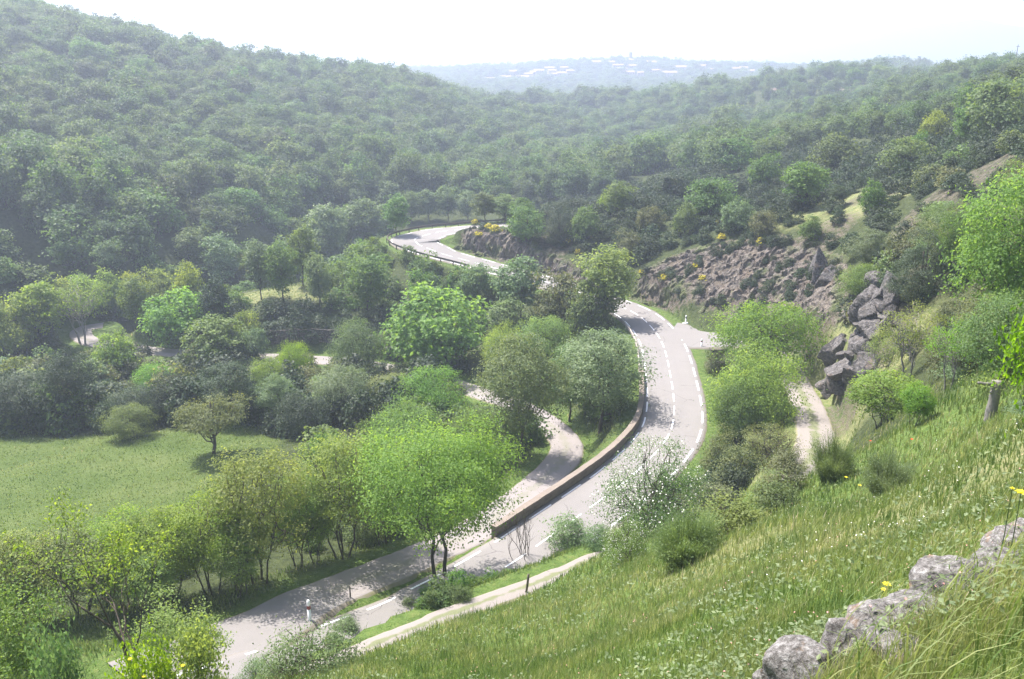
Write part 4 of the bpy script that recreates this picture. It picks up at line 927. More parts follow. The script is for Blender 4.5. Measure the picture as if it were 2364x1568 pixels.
for x, y0, yb, w, kd, mt, l in [
    (1292, 458, 560, 90, 'juniper', 'dark', 'blackish conifer on the knoll above the hairpin'), (1215, 470, 560, 90, 'round1', 'mid', 'bluish green tree on the knoll left of the blackish conifer'),
    (1425, 420, 510, 75, 'tall0', 'mid', 'dark rounded tree left of the small field'), (1398, 452, 500, 45, 'round2', 'yellow', 'small lime green tree in front of the dark rounded tree'),
    (1545, 390, 470, 90, 'round0', 'dark', 'dark green tree right of the small field'), (1642, 402, 505, 115, 'round1', 'mid', 'large dark blue green tree above the rock cut'),
    (1850, 370, 490, 105, 'tall1', 'mid', 'tall dark tree on the terraced hillside'), (1930, 315, 405, 120, 'round2', 'mid', 'broad dark tree on the upper terrace'),
    (2088, 308, 402, 110, 'round0', 'mid', 'broad round tree on the upper terrace, right of the first'), (2305, 165, 330, 160, 'round1', 'mid', 'very large grey green tree on the right skyline slope'),
    (2230, 240, 350, 80, 'tall2', 'mid', 'open tree on bare trunk left of the very large grey green tree'), (2150, 258, 330, 65, 'round2', 'yellow', 'bright yellow green tree on the right-hand slope'),
    (1760, 350, 440, 80, 'round1', 'mid', 'pale green tree left of the terraced hillside'), (1580, 470, 545, 60, 'round2', 'mid', 'small green tree at the top of the rock cut'),
    (2280, 132, 165, 60, 'umbrella', 'dark', 'wide flat-topped tree on the right skyline'), (2030, 146, 190, 55, 'round0', 'mid', 'largest bushy tree on the horizon right of the village'),
    (2110, 300, 380, 50, 'round1', 'mid', 'small tree between the two broad terrace trees'), (2010, 420, 500, 60, 'round2', 'mid', 'round bush tree on the lower terrace'),
    (1700, 455, 540, 70, 'round0', 'pale', 'pale grey tree at the upper edge of the rock cut'), (1935, 430, 480, 40, 'tall0', 'dark', 'thin dark tree on the terrace'),
    (1760, 480, 550, 60, 'round1', 'scrub', 'rounded scrub tree above the rock cut'), (1870, 500, 560, 60, 'round2', 'mid', 'green bush tree above the grey slab of the rock cut'),
    (1500, 470, 540, 60, 'round0', 'scrub', 'dull green bush tree on the slope below the small field'), (1350, 480, 560, 70, 'round2', 'mid', 'mid green tree right of the blackish conifer'),
    (1450, 530, 600, 60, 'round1', 'scrub', 'dusky bush tree at the left top of the rock cut')]:
    T(kd, x, y0, yb, w, l, mat=mt)
T('bush1', 835, 832, 885, 90, 'low grey green bush in front of the lane under the round blue green tree', cat='shrub', mat='pale')
T('bush2', 930, 838, 880, 70, 'low olive bush hiding the lane at the foot of the largest rounded tree', cat='shrub', mat='olive')
T('bush0', 985, 1352, 1375, 38, 'leafy weeds round the feet of the twin-trunked tree', cat='shrub', mat='bright')
T('bush1', 945, 1375, 1400, 36, 'low dark green weeds left of the twin-trunked tree', cat='shrub', mat='mid')
T('bush2', 1060, 1350, 1385, 60, 'small grassy shrub right of the twin-trunked tree', cat='shrub', mat='mid')
T('bush0', 800, 1420, 1460, 60, 'grey green shrub on the wedge of grass between lane and road', cat='shrub', mat='pale')
T('bush2', 770, 1465, 1495, 60, 'low green shrub in front of the wedge between lane and road', cat='shrub', mat='mid')
# yellow flowering gorse
GG = 'yellow flowering gorse bushes'
for x, y, w, l in [(1097, 517, 20, 'leftmost yellow gorse bush on top of the knoll'), (1128, 528, 22, 'small yellow gorse bush on the knoll, second from left'), (1143, 535, 30, 'wide yellow gorse bush on the right of the knoll'), (1105, 548, 24, 'lowest yellow gorse bush on the knoll'),
    (1495, 522, 34, 'brightest yellow gorse bush at the top left of the rock cut'), (1462, 508, 26, 'faint yellow gorse bush left of the brightest one'), (1665, 552, 24, 'yellow gorse bush above the middle of the rock cut'), (1712, 526, 24, 'yellow gorse bush at the upper edge right of the middle of the cut'),
    (1757, 562, 28, 'yellow gorse bush above the grey slab'), (1605, 618, 20, 'upper orange yellow gorse bush within the rock cut'), (1622, 648, 24, 'lower yellow gorse bush within the rock cut'), (1482, 633, 20, 'yellow gorse bush at the left foot of the rock cut'), (1532, 645, 22, 'yellow gorse bush on the broken rock, between two others'),
    (1336, 585, 20, 'small yellow gorse bush near the knoll gully'), (1310, 560, 18, 'tiny yellow gorse bush beside the blackish conifer'), (2090, 690, 30, 'yellow patched bush on the crag top'), (1930, 868, 16, 'tiny yellow bush on the lower crag'), (1660, 516, 20, 'little yellow gorse bush on the slope over the cut')]:
    T('gorse', x, y-w*0.55, y+w*0.2, w*0.95, l, cat='shrub', name='gorse_bush', group=GG)
# ------------------------------------------------------------------ boulders, crag, stump
m, nt, out = newmat('lichen_stone'); n = N(nt); tc = nt.nodes.new('ShaderNodeTexCoord').outputs['Object']
f1 = n.noise(3.5, 6, 0.7, tc); f2 = n.noise(22, 5, 0.75, tc)
c = n.ramp(f2, [(0.36, (0.05, 0.044, 0.04)), (0.5, (0.13, 0.12, 0.115)), (0.62, (0.24, 0.23, 0.225)), (0.75, (0.40, 0.39, 0.385))])
c = n.mixc(n.math('MULTIPLY', n.math('SUBTRACT', f1, 0.55), 5, clamp=True), c, (0.26, 0.15, 0.07))
b = n('ShaderNodeBump', {'Height': f2, 'Strength': 0.9, 'Distance': 0.03}).outputs[0]
p = n('ShaderNodeBsdfPrincipled', {'Base Color': c, 'Roughness': 0.92, 'Normal': b}); nt.links.new(p.outputs[0], out.inputs[0]); M['lichen'] = m
m, nt, out = newmat('crag_stone'); n = N(nt); P_ = n.pos()
f1 = n.noise(0.7, 5, 0.7, P_); f2 = n.noise(3.5, 6, 0.75, P_)
c = n.ramp(f2, [(0.36, (0.035, 0.032, 0.032)), (0.5, (0.095, 0.086, 0.084)), (0.62, (0.17, 0.155, 0.155)), (0.75, (0.29, 0.275, 0.275))])
c = n.mixc(n.math('MULTIPLY', n.math('SUBTRACT', f1, 0.56), 5, clamp=True), c, (0.24, 0.16, 0.11))
b = n('ShaderNodeBump', {'Height': f2, 'Strength': 1.0, 'Distance': 0.15}).outputs[0]
p = n('ShaderNodeBsdfPrincipled', {'Base Color': c, 'Roughness': 0.92, 'Normal': b}); nt.links.new(p.outputs[0], out.inputs[0]); M['crag'] = m
def stone(seed, size, nu=44, nv=26, rough=0.22, c=(0, 0, 0), planes=9, clip=1.12, h0=0.72):
    g = np.random.default_rng(seed); u = np.linspace(0, 2*np.pi, nu, endpoint=False); v = np.linspace(0.02, np.pi-0.02, nv)
    U, Vv = np.meshgrid(u, v); d = np.stack([np.cos(U)*np.sin(Vv), np.sin(U)*np.sin(Vv), np.cos(Vv)], -1)
    r = np.full(U.shape, 9.0)
    for i in range(planes):       # broken flat faces
        nn = unit(g.normal(size=3)); h = h0+0.25*g.random(); dt = d@nn; r = np.minimum(r, np.where(dt > 0.12, h/np.maximum(dt, 0.12), 9))
    r = np.minimum(r, clip)
    r = r*(1+rough*0.6*fbm(d[..., 0]*2+seed, d[..., 1]*2, d[..., 2]*2, oct=4, seed=seed)+rough*0.25*fbm(d[..., 0]*8, d[..., 1]*8, d[..., 2]*8, oct=3, seed=seed+2))
    V = d*r[..., None]*np.array(size)/2+np.array(c)
    I = (np.arange(nv-1)[:, None]*nu+np.arange(nu)[None]); J = (np.arange(nv-1)[:, None]*nu+(np.arange(nu)[None]+1) % nu)
    Q = np.stack([I, I+nu, J+nu, J], -1).reshape(-1, 4)
    V = V.reshape(-1, 3); t0 = np.array([[(a+1) % nu, a, len(V)] for a in range(nu)][::-1]); k = (nv-1)*nu
    V = np.vstack([V, V[:nu].mean(0), V[k:k+nu].mean(0)]); t1 = np.array([[k+a, k+(a+1) % nu, len(V)-1] for a in range(nu)])
    return V, Q, np.vstack([t0[:, ::-1]*0+t0, t1])
STONES = [(1862, 1568, 165, 0.72, 'lowest grey lichened boulder at the bottom edge, right of the meadow'), (1770, 1575, 70, 0.6, 'small grey stone at the bottom edge left of the lowest boulder'),
 (1958, 1500, 125, 0.95, 'tall grey boulder with orange moss, second from the bottom'), (2040, 1452, 170, 0.62, 'flat topped grey boulder, third up the stone row'), (2125, 1425, 140, 0.5, 'low mossy stone between the flat topped boulder and the round one'),
 (2205, 1372, 155, 0.85, 'rounded pale boulder in the middle of the stone row, by the yellow flower'), (2290, 1330, 130, 0.7, 'grey boulder right of the rounded pale one'), (2330, 1262, 90, 0.75, 'upper grey boulder near the right edge'), (2372, 1225, 70, 0.8, 'pinkish stone at the top end of the row on the right edge'),
 (2075, 1500, 120, 0.5, 'mossy reddish stone below the flat topped boulder'), (2360, 1300, 90, 0.6, 'reddish stone at the right edge below the upper boulder')]
for i, (px, py, w, hr, l) in enumerate(STONES):
    p = hit(px, py+12, 2.0); dep = project(p)[2]; s_ = 1.08*w*dep/FPX
    V, Q, Tt = stone(50+i, (s_*1.1, s_*0.95, s_*hr*1.25), 64, 40, 0.20, planes=13); me = mesh_np('boulder', V, [Q, Tt], M['lichen'], True)
    p[2] = float(gz(p[0], p[1]))+s_*hr*0.16
    obj('boulder', me, label=l, cat='boulder', group='row of lichened boulders', loc=p).rotation_euler = (0.1*math.sin(i), 0.15*math.cos(i*2), i*1.3)
def outcrop(name, specs, label, seed):
    mb = MB(); c0 = hit(*specs[0][:2])
    for i, (px, py, w, h, dz) in enumerate(specs):
        p = hit(px, py); dep = project(p)[2]; s_ = w*dep/FPX
        V, Q, Tt = stone(seed+i, (s_, s_*0.9, h*dep/FPX), 60, 40, 0.2, (p[0]-c0[0], p[1]-c0[1], float(gz(p[0], p[1]))-c0[2]+dz), 9, 1.5, 0.6)
        mb.add(V, Q, Tt)
    return obj(name, mb.mesh(name, M['crag'], False), label=label, cat='rock outcrop', loc=c0)
def crag(poly, n_, w0, w1, label, seed, rise=0.35):
    g = np.random.default_rng(seed); xs = [a for a, b in poly]; ys = [b for a, b in poly]; specs = []
    while len(specs) < n_:
        x, y = g.uniform(min(xs), max(xs)), g.uniform(min(ys), max(ys)); sd_ = float(inpoly(poly, np.array([x]), np.array([y]))[0])
        if sd_ > 0: f = min(sd_/40, 1); w = (w0+(w1-w0)*g.random()**1.5); specs.append((x, y, w, w*(0.8+0.5*g.random()), rise*(0.1+f*1.6)*g.random()+0.15))
    cx, cy_ = sum(xs)/len(xs), sum(ys)/len(ys)
    for f in (-0.3, 0, 0.3): specs.append((cx+f*(max(xs)-min(xs))*(-1 if seed > 220 else 1), cy_+(f*(max(ys)-min(ys)) if seed > 220 else 0), (max(xs)-min(xs))*0.55, 52, -0.2))
    specs.sort(key=lambda s: -s[1]); return outcrop('rock_outcrop', specs, label, seed)
crag([(1950, 745), (1962, 700), (2010, 672), (2055, 675), (2092, 715), (2080, 760), (2020, 785), (1965, 775)], 19, 30, 72, 'upper grey crag with jagged blocks below the juniper', 200, 0.6)
crag([(1895, 920), (1905, 850), (1935, 790), (1985, 775), (2025, 800), (2010, 850), (1965, 880), (1940, 925)], 19, 24, 58, 'lower dark crag standing beside the white track', 240, 0.45)
outcrop('rock_outcrop', [(1660, 855, 30, 36, 0.1), (1666, 862, 28, 32, 0.0), (1656, 848, 26, 28, 0.1)], 'small pale rock heap on the verge behind the marker post', 290)
outcrop('rock_outcrop', [(1895, 645, 42, 85, 0.9), (1880, 640, 34, 75, 0.7), (1908, 652, 38, 70, 0.5)], 'smooth grey slab of rock standing at the right end of the rock cut', 320)
# pollarded stump
p = hit(2285, 966); mb = MB(); dep = project(p)[2]; q = dep/FPX
root = bpy.data.objects.new('tree_stump', None); COL.objects.link(root); root.location = p; tag(root, 'old pollarded grey stump with cut arms standing in the meadow by the right edge', 'tree stump')
z = np.linspace(-0.2, 84*q*1.08, 9); g = np.random.default_rng(4)
mb.tube(np.stack([np.sin(z*1.3)*0.04, z*0.02, z], 1), 0.5*23*q*(1.05-0.1*z/z[-1])*(1+0.03*g.normal(size=9)), 12)
for dx, dz, ln in ((-1, 0.06, 48), (0.6, 0.12, 22), (-0.5, -0.25, 26)):
    a = np.array([0, 0, z[-1]-0.12-abs(dz)]); t = np.linspace(0, 1, 6)[:, None]; mb.tube(a+t*np.array([dx*ln*q, 0.1*dx, dz+0.1])+g.normal(size=(6, 3))*0.02, np.linspace(0.10, 0.055, 6), 8)
obj('trunk', mb.mesh('stump_trunk', M['bark_grey'], True), root)
Pn = g.normal(size=(260, 3))*np.array([0.55, 0.35, 0.25])+np.array([-0.5, -0.1, z[-1]+0.05]); V, F, ti = leaves(Pn, unit(np.array([0, 0, .8])+g.normal(size=(260, 3))*0.5), 0.13, g.random(260), 3, 0.35, 0.4)
obj('foliage', mesh_np('sprouts', V, F, M['bright'], False, fattr={'tint': ti}), root)
K['longleaf'] = forked('longleaf', 31, 4.2, 4, 0.045, 3, 'bark', 2600, 0.19, 'bright', 0.6, 1.0)
T('longleaf', 2395, 640, 1080, 190, 'young tree with long hanging bright leaves at the right edge', d=17, mat='bright')
T('small', 2364, 985, 1090, 120, 'small leafy sapling at the right edge behind the stump', d=22, mat='pale')

# ------------------------------------------------------------------ village on the far hill
M['roof'] = simple('roof_tile', (0.26, 0.185, 0.155), 0.85, 0.2, 0.2, 0.6)
M['render_wall'] = simple('rendered_wall', (0.36, 0.30, 0.265), 0.9, 0.2, 0.12, 0.3)
M['pane'] = simple('window_dark', (0.03, 0.035, 0.04), 0.2, 0.5, 0.1, 1)
def house_meshes(tag_, w, dp, h, rh, hip=False):
    mb = MB(); mb.box((0, 0, h/2-1.5), (w, dp, h+3))
    g0 = len(mb.v); V = np.array([[-w/2, -dp/2, h], [-w/2, dp/2, h], [-w/2, 0, h+rh], [w/2, -dp/2, h], [w/2, dp/2, h], [w/2, 0, h+rh]]); mb.add(V, None, [[0, 2, 1], [3, 4, 5]])
    body = mb.mesh('house_wall', M['render_wall'])
    mb = MB(); e = 0.45; s = rh/(dp/2); y = dp/2+e; zz = h-e*s
    V = np.array([[-w/2-e, -y, zz], [w/2+e, -y, zz], [w/2+e, 0, h+rh+.02], [-w/2-e, 0, h+rh+.02], [-w/2-e, y, zz], [w/2+e, y, zz]]); V2 = V+np.array([0, 0, 0.25])
    mb.add(np.vstack([V, V2]), [[0, 3, 2, 1], [3, 4, 5, 2], [6, 7, 8, 9], [9, 8, 11, 10], [0, 1, 7, 6], [4, 10, 11, 5], [1, 2, 8, 7], [2, 5, 11, 8], [0, 6, 9, 3], [3, 9, 10, 4]])
    roof = mb.mesh('house_roof', M['roof']); mb = MB()
    for i in range(max(2, int(w/3.5))):
        for fl in range(max(1, int(h/2.8))): mb.box((-w/2+w*(i+0.5)/max(2, int(w/3.5)), -dp/2-0.01, 1.5+fl*2.8), (1.0, 0.06, 1.3))
    win = mb.mesh('house_window', M['pane']); return body, roof, win
HM = [house_meshes('a', 13, 9, 5.5, 2.2), house_meshes('b', 18, 9, 3.2, 2.0), house_meshes('c', 9, 8, 6.0, 1.8), house_meshes('d', 24, 11, 6.0, 2.6)]
HOUSES = [(962, 173, 1, 'long low pale house at the far left end of the ridge'), (1133, 187, 1, 'low house standing lower left of the village cluster'), (1165, 183, 1, 'low house with bright roof left of the village cluster'), (1185, 174, 0, 'small house near the skyline left of the village'),
 (1211, 188, 3, 'large pinkish house lowest in the left part of the village'), (1221, 180, 0, 'house just above the large pinkish one'), (1230, 176, 2, 'upper small house over the large pinkish one'), (1243, 168, 1, 'long house near the skyline, left village'), (1278, 181, 2, 'very bright little house in the left village'),
 (1274, 172, 0, 'house above the very bright little house'), (1298, 174, 1, 'long pinkish house in the middle row'), (1317, 173, 0, 'house at the right end of the middle row'), (1302, 165, 0, 'house under the skyline, middle left'), (1270, 162, 1, 'house on the skyline, middle left'),
 (1374, 153, 3, 'large house on the skyline left of the church tower'), (1392, 150, 0, 'bright roofed house on the skyline left of the tower'), (1409, 152, 0, 'house between the skyline house and the tower'), (1428, 156, 1, 'long bright roofed house just left of the tower'), (1433, 164, 1, 'house below left of the tower'),
 (1462, 157, 1, 'bright roofed house just below the tower'), (1487, 151, 0, 'house right of the tower on the skyline'), (1506, 153, 3, 'large house on the skyline right of the tower'), (1452, 172, 1, 'low bright roofed house well below the tower'), (1478, 178, 2, 'small arched looking house lowest below the tower'),
 (1546, 178, 3, 'big pale pink house on the right flank of the village'), (1517, 168, 1, 'pink house on the right flank, above left of the big pale one'), (1574, 165, 3, 'long bright roofed house on the right flank near the skyline'), (1619, 161, 0, 'house on the skyline right of the village'), (1641, 166, 1, 'long pink house right of the village centre'),
 (1699, 169, 3, 'wide house at the right end of the village'), (1715, 166, 0, 'tall house behind the wide one at the right end'), (1734, 174, 2, 'small bright house at the right end of the village'), (1792, 216, 1, 'lone house with a bright roof in the trees below the village'), (1969, 220, 1, 'lone long bright roof on the right-hand wooded slope'),
 (1904, 172, 1, 'low house on the skyline between village and right-hand hill'), (1954, 171, 0, 'low house next to the bushy tree on the right horizon'), (2232, 155, 0, 'house half hidden by trees on the right skyline'), (1036, 300, 2, 'tiny white house glinting in the forest of the middle valley')]
HP = []
for i, (px, py, t, l) in enumerate(HOUSES):
    p = hit(px, py, 300 if py > 200 or px > 2000 else 700, 1600); p[2] = float(gz(p[0], p[1]))
    HP.append(p); b, r_, w_ = HM[t]; sc_ = 0.55 if math.hypot(p[0], p[1]) < 760 else 1.0
    root = bpy.data.objects.new('house', None); COL.objects.link(root); root.location = p; root.rotation_euler.z = math.atan2(-p[0], p[1])*0+float(rng.normal()*0.35); root.scale = (sc_, sc_, sc_)
    tag(root, l, 'house', 'houses of the hilltop village')
    obj('wall', b, root); obj('roof', r_, root); obj('window', w_, root)
p = hit(1455, 147, 700, 1600); p[2] = float(gz(p[0], p[1])); HP.append(p)
root = bpy.data.objects.new('church_tower', None); COL.objects.link(root); root.location = p; root.rotation_euler.z = 0.2
tag(root, 'square stone church tower rising above the roofs of the far village', 'tower')
M['tower_stone'] = simple('tower_stone', (0.20, 0.16, 0.14), 0.9, 0.2, 0.15, 0.4)
hT = 18.0
mb = MB(); mb.box((0, 0, hT/2-2), (4.8, 4.8, hT+4)); mb.box((0, 0, hT+0.15), (5.3, 5.3, 0.5)); obj('tower_body', mb.mesh('tower_body', M['tower_stone']), root)
mb = MB(); [mb.box((dx, dy, hT-2.6), (1.3 if dy else 0.1, 1.3 if dx else 0.1, 2.6)) for dx, dy in ((0, -2.41), (0, 2.41), (2.41, 0), (-2.41, 0))]; obj('belfry_opening', mb.mesh('belfry_opening', M['pane']), root)
b, r_, w_ = HM[3]; root2 = bpy.data.objects.new('church', None); COL.objects.link(root2); root2.location = p+np.array([9, -3, 0]); tag(root2, 'church building with tiled roof at the foot of the tower', 'church'); obj('wall', b, root2); obj('roof', r_, root2); obj('window', w_, root2)
p = hit(2341, 160, 200); mb = MB(); mb.tube([(0, 0, -0.5), (0, 0, 4), (0, 0, 9)], [0.14, 0.13, 0.1], 8); mb.box((0, 0, 8.3), (1.6, 0.12, 0.12)); obj('utility_pole', mb.mesh('utility_pole', M['stake']), label='thin utility pole on the right skyline', cat='pole', loc=p)

# ------------------------------------------------------------------ automatic planting of woods and scrub
def visible(P, top):
    """is the point P + top seen over the land"""
    t = np.linspace(0.03, 0.97, 60); ok = np.ones(len(P), bool)
    for q in t:
        x = P[:, 0]*q; y = P[:, 1]*q; z = CZ+(P[:, 2]+top-CZ)*q; ok &= z > gz(x, y)-0.3
    return ok
def proj_arr(P):
    c, s = math.cos(PITCH), math.sin(PITCH); dz = P[:, 2]-CZ; dep = P[:, 1]*c-dz*s; up = P[:, 1]*s+dz*c
    return 1182+FPX*P[:, 0]/dep, 784-FPX*up/dep, dep
def jitter(sp, x0, x1, y0, y1, seed):
    g = np.random.default_rng(seed); xs = np.arange(x0, x1, sp); ys = np.arange(y0, y1, sp*0.87); X, Y = np.meshgrid(xs, ys); X = X+(np.arange(len(ys))[:, None] % 2)*sp/2
    return (X+g.uniform(-.38, .38, X.shape)*sp).ravel(), (Y+g.uniform(-.38, .38, X.shape)*sp).ravel(), g
edge_px = [-600, -200, 100, 330, 450, 620, 760, 880, 925, 1080, 1250, 1400, 1450, 1560, 1700, 1850, 2050, 2200, 2400, 3200]
edge_py = [700, 640, 632, 630, 612, 545, 500, 490, 478, 480, 470, 455, 415, 392, 400, 350, 322, 290, 240, 150]
TA = np.array(TREES); HPA = np.array(HP)
bare = lambda X, Y: blob(X, Y, [(1482, 442, 12, 7), (350, 80, 40, 14), (450, 97, 22, 9), (20, 22, 60, 12), (1000, 465, 4, 4)])
FIELD = [(1482, 442, 16, 9), (2120, 198, 70, 12), (1240, 408, 8, 6), (2230, 182, 60, 8), (1560, 195, 25, 12)]
def fmask(X, Y, Z, tight):
    P = np.stack([X, Y, Z], 1); px, py, dep = proj_arr(P)
    ok = (dep > 20) & (px > -520) & (px < 2900) & (py < np.interp(px, edge_px, edge_py))
    ok &= grid_at(RM, X, Y) < 0.02
    ok &= blob(X, Y, FIELD+[(350, 78, 26, 12), (450, 98, 20, 9), (30, 24, 60, 9)]) < 0.5
    for a in TA: ok &= (X-a[0])**2+(Y-a[1])**2 > (a[2]+tight*0.35)**2
    return ok, P, px, py, dep
forest = []
for sp, d0, d1, seed, sc0 in ((6.9, 120, 330, 1, 1.02), (8.0, 330, 560, 2, 1.08), (9.5, 560, 1000, 3, 1.15), (11.5, 1000, 1750, 4, 1.25)):
    X, Y, g = jitter(sp, -d1, d1, 40, d1, seed); D = np.hypot(X, Y); m_ = (D >= d0) & (D < d1) & (np.abs(X) < Y*0.95+60); X, Y, D = X[m_], Y[m_], D[m_]
    Z = gz(X, Y); ok, P, px, py, dep = fmask(X, Y, Z, sp)
    if d0 > 500:
        for h in HPA:      # open gardens in front of and around the houses
            hh = np.hypot(h[0], h[1]); ux, uy = h[0]/hh, h[1]/hh; al = (h[0]-X)*ux+(h[1]-Y)*uy; ac = np.abs((X-h[0])*uy-(Y-h[1])*ux); ok &= ~((ac < 10) & (al > -9) & (al < 42))
    big = fbm(X/45, Y/45, seed=7)
    sc_ = sc0*(0.62+0.65*g.random(len(X))+0.25*big)
    sc_ = np.where((px > 1700) & (D < 560), sc_*0.72, sc_)
    # thinner, smaller trees on the dry right-hand hill
    ok &= ~((px > 1850) & (D < 620) & (g.random(len(X)) < 0.25))
    ok &= visible(P, 14.0)
    P, sc_, px, py, dep = P[ok], sc_[ok], px[ok], py[ok], dep[ok]
    forest.append(np.c_[P, sc_, px, py, dep])
forest = np.vstack(forest)
g = np.random.default_rng(77); kd = g.integers(0, 6, len(forest)); rz_ = g.random(len(forest))*6.28
hz = 0.85+0.4*g.random(len(forest))
inframe = (forest[:, 4] > -40) & (forest[:, 4] < 2400) & (forest[:, 5] > -20)
size_ = np.where(inframe, forest[:, 3]/forest[:, 6], 0)
order = np.argsort(-size_); n_ind = 300-sum(1 for o in S.objects if o.get('category') == 'tree'); IND = order[:max(n_ind, 0)]; REST = order[max(n_ind, 0):]
FL = ['rounded crown in the lowest part of the wooded slope, seen among its like', 'bluish green crown in the wooded slope across the valley, one of many alike']
for i in IND:
    f = forest[i]; near_ = False; k = ('round%d' % (kd[i] % 3) if near_ and kd[i] < 4 else ('tall%d' % (kd[i] % 3) if near_ and kd[i] == 5 else 'far%d' % kd[i])); q = 7.4/K[k]['W'] if near_ else 1.0
    left = f[4] < 1250
    plant(k, (f[0], f[1], f[2]-0.4), f[3]*q, f[3]*hz[i]*q, rz_[i], 'tree', ('broad leaved tree with a rounded green crown in the dense wood across the valley' if left else 'rounded green tree in the thick wood of the valley beyond the rock cut'), 'tree', 'trees of the wood across the valley' if left else 'trees of the wood beyond the rock cut', mat='far')
def instancer(name, P, rz, sx, sz, idx, sources, label, cat):
    me = bpy.data.meshes.new(name); me.vertices.add(len(P)); me.vertices.foreach_set('co', np.ascontiguousarray(P, np.float32).ravel())
    a = me.attributes.new('rot', 'FLOAT_VECTOR', 'POINT'); a.data.foreach_set('vector', np.stack([rz*0, rz*0, rz], 1).astype(np.float32).ravel())
    a = me.attributes.new('scl', 'FLOAT_VECTOR', 'POINT'); a.data.foreach_set('vector', np.stack([sx, sx, sz], 1).astype(np.float32).ravel())
    a = me.attributes.new('idx', 'INT', 'POINT'); a.data.foreach_set('value', idx.astype(np.int32))
    ng = bpy.data.node_groups.new(name+'_nodes', 'GeometryNodeTree'); ng.interface.new_socket('Geometry', in_out='INPUT', socket_type='NodeSocketGeometry'); ng.interface.new_socket('Geometry', in_out='OUTPUT', socket_type='NodeSocketGeometry')
    nn = ng.nodes; L = ng.links; gi = nn.new('NodeGroupInput'); go = nn.new('NodeGroupOutput'); ip = nn.new('GeometryNodeInstanceOnPoints'); jg = nn.new('GeometryNodeJoinGeometry')
    for s in sources:
        oi = nn.new('GeometryNodeObjectInfo'); oi.transform_space = 'ORIGINAL'; oi.inputs[0].default_value = s; gt = nn.new('GeometryNodeGeometryToInstance')
        L.new(oi.outputs['Geometry'], gt.inputs[0]); L.new(gt.outputs[0], jg.inputs[0])
    def na(nm, dt):
        q = nn.new('GeometryNodeInputNamedAttribute'); q.data_type = dt; q.inputs[0].default_value = nm; return q.outputs['Attribute']
    L.new(gi.outputs[0], ip.inputs['Points']); L.new(jg.outputs[0], ip.inputs['Instance']); ip.inputs['Pick Instance'].default_value = True
    L.new(na('idx', 'INT'), ip.inputs['Instance Index'])
    er = nn.new('FunctionNodeEulerToRotation'); L.new(na('rot', 'FLOAT_VECTOR'), er.inputs[0]); L.new(er.outputs[0], ip.inputs['Rotation'])
    L.new(na('scl', 'FLOAT_VECTOR'), ip.inputs['Scale']); L.new(ip.outputs[0], go.inputs[0])
    o = obj(name, me, label=label, cat=cat, kind='stuff'); md = o.modifiers.new('scatter', 'NODES'); md.node_group = ng; return o
def sources_of(prefixes):
    """foliage objects of plants already standing in the scene"""
    out = []
    for k in prefixes:
        me = K[k]['crown']
        o = next((o for o in S.objects if o.type == 'MESH' and o.data == me), None)
        if o is None: raise RuntimeError('no standing plant of kind '+k)
        out.append(o)
    return out
Fr = forest[REST]
instancer('woodland', Fr[:, :3]-np.array([0, 0, 0.4]), rz_[REST], Fr[:, 3], Fr[:, 3]*hz[REST], kd[REST], sources_of(['far%d' % i for i in range(6)]), 'dense broad leaved woodland covering the far slopes and the valley', 'woodland')
print('FOREST', len(forest), 'IND', len(IND))

